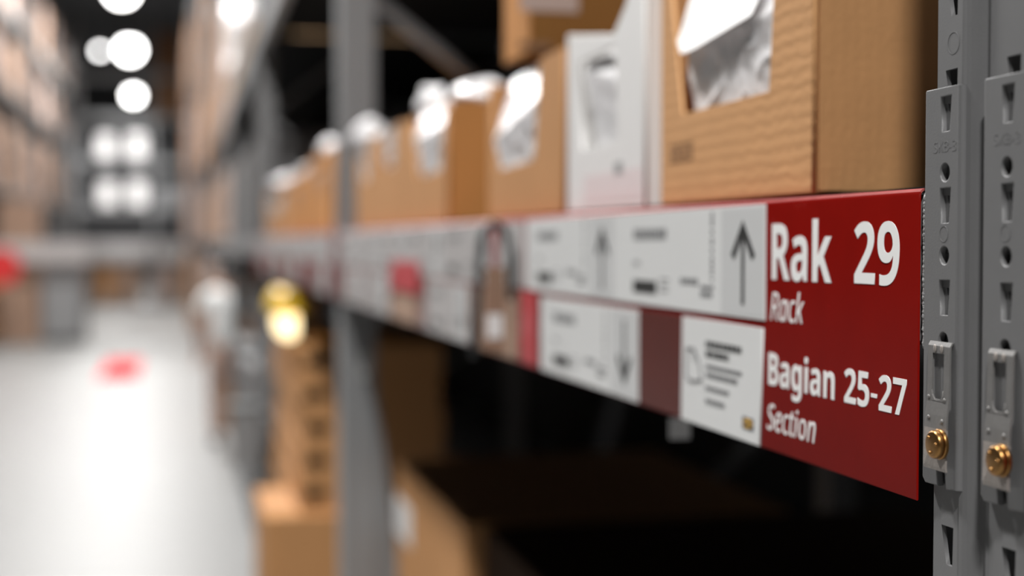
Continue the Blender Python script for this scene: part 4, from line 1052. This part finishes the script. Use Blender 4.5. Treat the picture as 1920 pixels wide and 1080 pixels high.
build('mounting_bracket', box(B(), 0.404, 0.46, BAY3 - 0.24, BAY3 - 0.0480, Z(-1.06), Z(-0.90), 0.003), M['grey_plastic'], gb)

# ------------------------------------------------------------------ far loads on the right-hand rack
rnd = random.Random(11)


def load_row(y0, y1, step, x0, depth, z0, h, mats, label, group, halves=2, jitter=0.05, frames=RIGHT_FRAMES):
    y = y0
    while y + step * 0.8 < y1:
        hit = [f for f in frames if y - 0.06 < f < y + step * 0.94 + 0.06]
        if hit:
            y = hit[0] + 0.07
            continue
        m = rnd.choice(mats); hh = h * rnd.uniform(0.92, 1.06) / halves
        xx = x0 + rnd.uniform(-jitter, jitter)
        for k in range(halves):
            t = empty('carton', (xx, y, Z(z0) + k * hh), label, 'carton', group)
            build('carton_body', box(B(), xx, xx + depth, y, y + step * 0.94, Z(z0) + k * hh + 0.001, Z(z0) + (k + 1) * hh, 0.015), M[m], t)
        y += step


tan = ['card_pale', 'card_pale', 'card_pink', 'card']
load_row(11.85, 24.0, 1.25, 0.40, 0.9, 0.04, 0.66, ['card_pale', 'card_pink'], 'far pale carton on the lower shelf of the right-hand rack', 'far cartons on the right lower shelf')
load_row(11.85, 24.0, 1.25, 0.40, 0.9, UPPER + 0.008, 1.1, tan, 'far pale carton on the upper shelf of the right-hand rack', 'far cartons on the right upper shelf')
load_row(11.85, 24.0, 1.25, 0.40, 0.9, 2.81, 1.2, ['card_pale', 'card_dark'], 'far pale carton on the topmost shelf of the right-hand rack', 'far cartons on the right topmost shelf')
load_row(13.6, 24.0, 1.25, 0.42, 0.9, -EYE, 1.4, tan, 'far carton on the floor under the right-hand rack', 'far cartons under the right-hand rack')
load_row(7.85, 11.6, 1.25, 0.44, 0.9, 0.04, 0.62, ['steel', 'steel_light'], 'grey box behind the second bay on the right lower shelf', 'grey boxes on the right lower shelf', 1, 0.01)
for i, y in enumerate((7.95, 9.85)):
    t = empty('wrapped_load', (0.40, y, Z(UPPER + 0.008)), 'tall white-wrapped load on the right upper shelf, ' + ('nearer one' if i == 0 else 'farther one'), 'wrapped load', 'white-wrapped loads on the upper shelf')
    build('pallet', box(B(), 0.40, 1.3, y, y + 1.75, Z(UPPER + 0.008), Z(UPPER + 0.12), 0.01), M['wood'], t)
    build('film_wrap', box(B(), 0.38, 1.3, y, y + 1.75, Z(UPPER + 0.121), Z(2.66), 0.05, 4), M['wrap'], t)
load_row(7.9, 11.6, 1.2, 0.43, 0.9, -EYE, 1.0, ['grey_plastic', 'strap'], 'pale box on the floor under the right-hand rack past the grey bin', 'pale boxes under the right-hand rack', 2, 0.01)
# run beyond the cross aisle
for c in (28.0, 32.0, 36.0, 40.0):
    make_upright(c, 'distant grey upright beyond the cross aisle on the right', group='distant uprights on the right', x0=0.30, deep=1.3, top=7.0)
for (z0, h, ms) in ((-EYE, 1.5, tan), (0.04, 1.2, ['card_pale', 'card_pink']), (1.5, 1.2, tan), (3.0, 1.3, ['card_pale', 'card_dark'])):
    load_row(28.1, 40.0, 1.28, 0.22, 0.9, z0 + 0.016, h, ms, 'distant pale carton beyond the cross aisle on the right', 'distant cartons on the right', 1, 0.04, (28.0, 32.0, 36.0, 40.0))
    for (a, b) in ((28.0, 32.0), (32.0, 36.0), (36.0, 40.0)):
        if z0 > -1: plain_beam(a + 0.05, b - 0.05, z0 + 0.015, 'distant beam beyond the cross aisle on the right', 'distant beams on the right', 0.29, 1.3, 'steel')

# ------------------------------------------------------------------ left rack
LXF = -3.0
for c in (24.0, 27.3, 30.6, 33.9, 37.2, 40.5, 43.4):
    make_upright(c, 'distant grey upright of the left-hand rack', group='distant uprights of the left-hand rack', x0=LXF, deep=1.3, top=7.6, sgn=-1)
for (zb, h, ms, nm) in ((1.00, 1.25, ['card_pale', 'card_pink', 'card_pale'], 'lowest raised'), (2.86, 0.92, ['card_pale', 'card_pink'], 'middle'), (4.36, 1.25, ['card_pink', 'card_pale'], 'top')):
    for (a, b) in zip((24.0, 27.3, 30.6, 33.9, 37.2, 40.5), (27.3, 30.6, 33.9, 37.2, 40.5, 43.4)):
        t = build('shelf_beam', box(B(), LXF - 1.25, LXF, a + 0.05, b - 0.05, Z(zb) - 0.14, Z(zb), 0.004), M['steel'])
        t.data.materials[0] = M['grey_plastic']
        tag(t, f'distant {nm} shelf of the left-hand rack', 'shelf beam', f'distant {nm} shelves of the left-hand rack')
    y = 24.1
    while y < 42.2:
        hit = [f for f in (24.0, 27.3, 30.6, 33.9, 37.2, 40.5, 43.4) if y - 0.06 < f < y + 1.08]
        if hit:
            y = hit[0] + 0.07
            continue
        m = rnd.choice(ms); hh = h * rnd.uniform(0.9, 1.05) / 2
        for k in range(2):
            t = empty('carton', (LXF, y, Z(zb) + k * hh), f'distant pale carton on the {nm} shelf of the left-hand rack', 'carton', f'distant cartons on the {nm} left shelf')
            xx = LXF + rnd.uniform(-0.1, 0.02)
            build('carton_body', box(B(), xx - 1.0, xx, y, y + 1.02, Z(zb) + k * hh + 0.001, Z(zb) + (k + 1) * hh, 0.02), M[m], t)
        y += 1.1
y = 24.4
while y < 42.2:
    hit = [f for f in (24.0, 26.55, 27.3, 30.6, 33.9, 37.2, 40.5, 43.4) if y - 0.09 < f < y + 1.2]
    if hit:
        y = hit[0] + 0.1
        continue
    m = rnd.choice(['card_dark', 'card', 'card_dark'])
    t = empty('carton', (LXF, y, 0), 'distant brown carton on the floor under the left-hand rack', 'carton', 'distant cartons under the left-hand rack')
    h = rnd.choice((0.9, 1.2, 1.9))
    build('carton_body', box(B(), LXF - 1.2, LXF - 0.15, y, y + 1.1, 0.0, h, 0.02), M[m], t)
    y += 1.5
oc = PY(58, 415, 26.5)
carton('carton', 'distant orange-brown carton at the left under the lowest raised shelf', oc.x - 0.5, oc.x + 0.14, 26.0, 27.1, 0.0, Z(0.75), 'card_pale', tape=False)
sgp = PY(3, 500, 23.94)
ds = build('round_sign', cyl(B(), (sgp.x, 23.925, sgp.z), (0, -1, 0), 0.29, 0.015, 32), M['sign_red'])
tag(ds, 'red round sign at the left edge of the photo', 'sign')

# ------------------------------------------------------------------ barrier and cabinet across the aisle end
yb = 25.6
br = empty('aisle_barrier', (-2.0, yb, 0), 'light grey steel barrier across the left of the aisle end', 'barrier')
bx0, bx1 = PY(-60, 470, yb).x, PY(165, 470, yb).x
build('top_panel', box(B(), bx0, bx1, yb, yb + 0.05, Z(-0.34), Z(0.02), 0.01), M['label_dull'], br)
for x in (bx0 + 0.05, bx1 - 0.05):
    build('leg', box(B(), x - 0.03, x + 0.03, yb, yb + 0.05, 0, Z(-0.34), 0.005), M['steel'], br)
cb = empty('floor_cabinet', (-2.1, yb + 0.6, 0), 'light grey cabinet behind the barrier at the aisle end', 'cabinet')
c0, c1 = PY(78, 520, yb + 0.4).x, PY(155, 520, yb + 0.4).x
build('cabinet_body', box(B(), c0, c1, yb + 0.4, yb + 1.0, 0.08, Z(-0.1), 0.01), M['steel'], cb)
build('door', box(B(), c0 + 0.02, c1 - 0.02, yb + 0.385, yb + 0.4, 0.12, Z(-0.14), 0.004), M['steel_light'], cb)
build('plinth', box(B(), c0 + 0.03, c1 - 0.03, yb + 0.44, yb + 0.96, 0, 0.08), M['steel'], cb)

# end rack
YEND = 44.0
ex0, ex1 = PY(140, 460, YEND).x, PY(352, 460, YEND).x
for i, px in enumerate((142, 286, 350)):
    t = empty('rack_upright', (PY(px, 460, YEND).x, YEND, 0), ('leftmost', 'middle', 'rightmost')[i] + ' upright of the rack closing the aisle end', 'rack upright', 'uprights of the end rack')
    x = PY(px, 460, YEND).x
    build('front_post', box(B(), x - 0.05, x + 0.05, YEND, YEND + 0.09, 0, 8.6), M['steel'], t)
    build('rear_post', box(B(), x - 0.05, x + 0.05, YEND + 1.0, YEND + 1.09, 0, 8.6), M['steel'], t)
    build('brace', bar(B(), (x, YEND + 0.08, 0.5), (x, YEND + 1.0, 2.4), 0.05, 0.03), M['steel'], t)
EXP = [PY(px, 460, YEND).x for px in (142, 286, 350)]
SHELF_TOP = []
for i, (yp, hh, m) in enumerate(((472, 0.58, 'label_dull'), (392, 0.16, 'steel'), (304, 0.18, 'steel'), (222, 0.16, 'steel'), (140, 0.14, 'steel'))):
    zc = PY(240, yp, YEND).z
    SHELF_TOP.append(zc + hh / 2)
    for k in range(2):
        t = build('shelf_beam', box(B(), EXP[k] + 0.055, EXP[k + 1] - 0.055, YEND - 0.02, YEND + 1.0, zc - hh / 2, zc + hh / 2, 0.01), M[m])
        tag(t, ('pale grey lowest', 'second lowest', 'third', 'fourth', 'topmost')[i] + ' shelf of the rack closing the aisle end, ' + ('left bay', 'right bay')[k], 'shelf beam', 'shelves of the end rack')
for (xa, xb, ya_, yb_, lab) in ((183, 213, 254, 298, 'upper left'), (239, 272, 252, 298, 'upper right'), (186, 217, 342, 384, 'lower left'), (241, 273, 340, 384, 'lower right')):  # loads put where small bright lights would be
    p, q = PY(xa, yb_, YEND - 0.1), PY(xb, ya_, YEND - 0.1)
    p.z = SHELF_TOP[2 if 'upper' in lab else 1] + 0.002
    t = empty('wrapped_load', (p.x, YEND - 0.1, p.z), f'{lab} of the four white-wrapped loads standing in for bright lights at the aisle end', 'wrapped load', 'white-wrapped loads at the aisle end')
    build('film_wrap', box(B(), p.x, q.x, YEND - 0.12, YEND + 0.9, p.z, q.z, 0.05, 3), M['wrap'], t)
for (xa, xb, ya_, yb_, m, lab) in ((293, 343, 62, 128, 'card_dark', 'upper dark brown load at the right of the end rack'), (293, 343, 150, 208, 'card_dark', 'lower dark brown load at the right of the end rack'),
                                   (296, 342, 345, 380, 'grey_plastic', 'dark grey load low at the right of the end rack')):
    p, q = PY(xa, yb_, YEND), PY(xb, ya_, YEND)
    p.z = min((z for z in SHELF_TOP), key=lambda z: abs(z - p.z)) + 0.002
    carton('carton', lab, p.x, q.x, YEND + 0.0, YEND + 0.9, p.z, q.z, m, 'dark loads of the end rack', tape=False)
for i, (xa, xb, m) in enumerate(((158, 178, 'card_dark'), (186, 212, 'card'), (216, 262, 'card_pale'), (294, 322, 'card_pink'), (325, 343, 'card_dark'))):
    p, q = PY(xa, 560, YEND), PY(xb, 500, YEND)
    carton('carton', ('narrow dark', 'orange-brown', 'dull tan', 'pale', 'rightmost dark')[i] + ' carton on the floor of the end rack', p.x, q.x, YEND + 0.02, YEND + 0.95, 0.0, q.z, m, 'floor cartons of the end rack', tape=False)

# floor marking
mk0, mk1 = (PY(192, 685, 20.4).x, PY(262, 685, 20.4).x)
o = build('floor_marking', box(B(), mk0, mk1, 18.9, 22.0, 0.0, 0.003), M['marking'])
tag(o, 'red rectangle marked on the pale aisle floor', 'floor marking')


# ------------------------------------------------------------------ person
def skin_obj(name, verts, edges, radii, m, parent, root=0, lvl=2):
    bm = B()
    lay = bm.verts.layers.skin.verify()
    vs = [bm.verts.new(v) for v in verts]
    for e in edges: bm.edges.new((vs[e[0]], vs[e[1]]))
    for v, r in zip(vs, radii):
        v[lay].radius = r if isinstance(r, tuple) else (r, r)
    vs[root][lay].use_root = True
    me = bpy.data.meshes.new(name); bm.to_mesh(me); bm.free()
    o = bpy.data.objects.new(name, me); COL.objects.link(o)
    me.materials.append(m); o.parent = parent
    sk = o.modifiers.new('skin', 'SKIN'); sk.use_smooth_shade = True
    ss = o.modifiers.new('sub', 'SUBSURF'); ss.levels = lvl; ss.render_levels = lvl
    return o


pp = PY(427, 560, 12.6)
per = empty('person', (pp.x, 12.6, 0), 'person in a white T-shirt and beige trousers standing in the aisle, seen from behind', 'person')
V = [(0, 0, .86), (0, -.01, 1.0), (0, -.01, 1.18), (0, 0, 1.33), (0, .01, 1.39), (0, .02, 1.48), (0, .02, 1.555)]
E = [(0, 1), (1, 2), (2, 3), (3, 4), (4, 5), (5, 6)]
R = [(.105, .08), (.108, .085), (.145, .10), (.07, .06), (.048, .05), (.072, .085), (.055, .065)]
def add(p, r, frm):
    V.append(p); R.append(r); E.append((frm, len(V) - 1)); return len(V) - 1
for s in (-1, 1):
    a = add((s * .165, 0, 1.29), .055, 3); a = add((s * .245, .01, 1.06), .042, a); a = add((s * .25, .12, .87), .029, a)
    pl = add((s * .25, .155, .80), (.035, .017), a)
    for k, (dx, ln) in enumerate(((-.027, .070), (-.009, .082), (.009, .078), (.026, .062))):
        f1 = add((s * .25 + dx, .178, .765), .0095, pl)
        f2 = add((s * .25 + dx * 1.05, .190, .765 - ln * .5), .0085, f1)
        add((s * .25 + dx * 1.05, .186, .765 - ln), .0075, f2)
    th = add((s * .25 - s * .036, .175, .805), .010, pl); add((s * .25 - s * .048, .195, .772), .0085, th)
    h = add((s * .080, 0, .76), .070, 0); k_ = add((s * .092, .01, .45), .052, h); an = add((s * .10, -.02, .08), .038, k_); add((s * .115, .12, .03), .032, an)
skin_obj('body', V, E, R, M['skin'], per)
fc = B()
for (x, z, r) in ((-.03, 1.495, .011), (.03, 1.495, .011)):
    bmesh.ops.create_uvsphere(fc, u_segments=10, v_segments=8, radius=r, matrix=Matrix.Translation((pp.x + x, 12.6 + .098, z)))
build('eyes', fc, M['paper'], per, True)
ns = B(); bmesh.ops.create_cone(ns, cap_ends=True, segments=10, radius1=.016, radius2=.006, depth=.05, matrix=Matrix.Translation((pp.x, 12.6 + .110, 1.472)))
build('nose', ns, M['skin'], per, True)
build('mouth', box(B(), pp.x - .024, pp.x + .024, 12.696, 12.704, 1.434, 1.443, .002), M['sign_red'], per)
er = B()
for s in (-1, 1):
    bmesh.ops.create_uvsphere(er, u_segments=10, v_segments=8, radius=.028, matrix=Matrix.Translation((pp.x + s * .077, 12.615, 1.485)) @ Matrix.Diagonal((.4, .7, 1.1, 1)))
build('ears', er, M['skin'], per, True)
hr = B(); bmesh.ops.create_uvsphere(hr, u_segments=28, v_segments=20, radius=1)
for v in hr.verts:
    d = v.co.copy()
    y = d.y * .108 + .012; z = d.z * .105 + 1.52
    if d.y > .45 and d.z < .45: y = .45 * .108 + .012      # leave the face free
    if z < 1.425: z = 1.425
    v.co = Vector((pp.x + d.x * .088, 12.6 + y, z + .004 * noise.noise(d * 9)))
build('hair', hr, M['hair'], per, True)
TV = [(0, 0, .83), (0, -.01, 1.0), (0, -.01, 1.18), (0, 0, 1.325), (-.175, 0, 1.285), (-.225, .005, 1.13), (.175, 0, 1.285), (.225, .005, 1.13)]
skin_obj('t_shirt', TV, [(0, 1), (1, 2), (2, 3), (3, 4), (4, 5), (3, 6), (6, 7)], [(.172, .135), (.150, .120), (.165, .122), (.085, .075), .072, .068, .072, .068], M['shirt'], per)
PV = [(0, 0, .84), (-.085, 0, .72), (-.095, .01, .45), (-.10, -.018, .10), (.085, 0, .72), (.095, .01, .45), (.10, -.018, .10), (0, 0, .97)]
skin_obj('trousers', PV, [(0, 1), (1, 2), (2, 3), (0, 4), (4, 5), (5, 6), (0, 7)], [(.158, .125), .105, .078, .064, .105, .078, .064, (.135, .105)], M['trouser'], per)
for s in (-1, 1):
    sh = B(); bmesh.ops.create_uvsphere(sh, u_segments=18, v_segments=10, radius=1)
    for v in sh.verts: v.co = Vector((pp.x + s * .108 + v.co.x * .05, 12.6 + .05 + v.co.y * .135, max(.0, .045 + v.co.z * .05)))
    build('shoe', sh, M['shoe'], per, True)
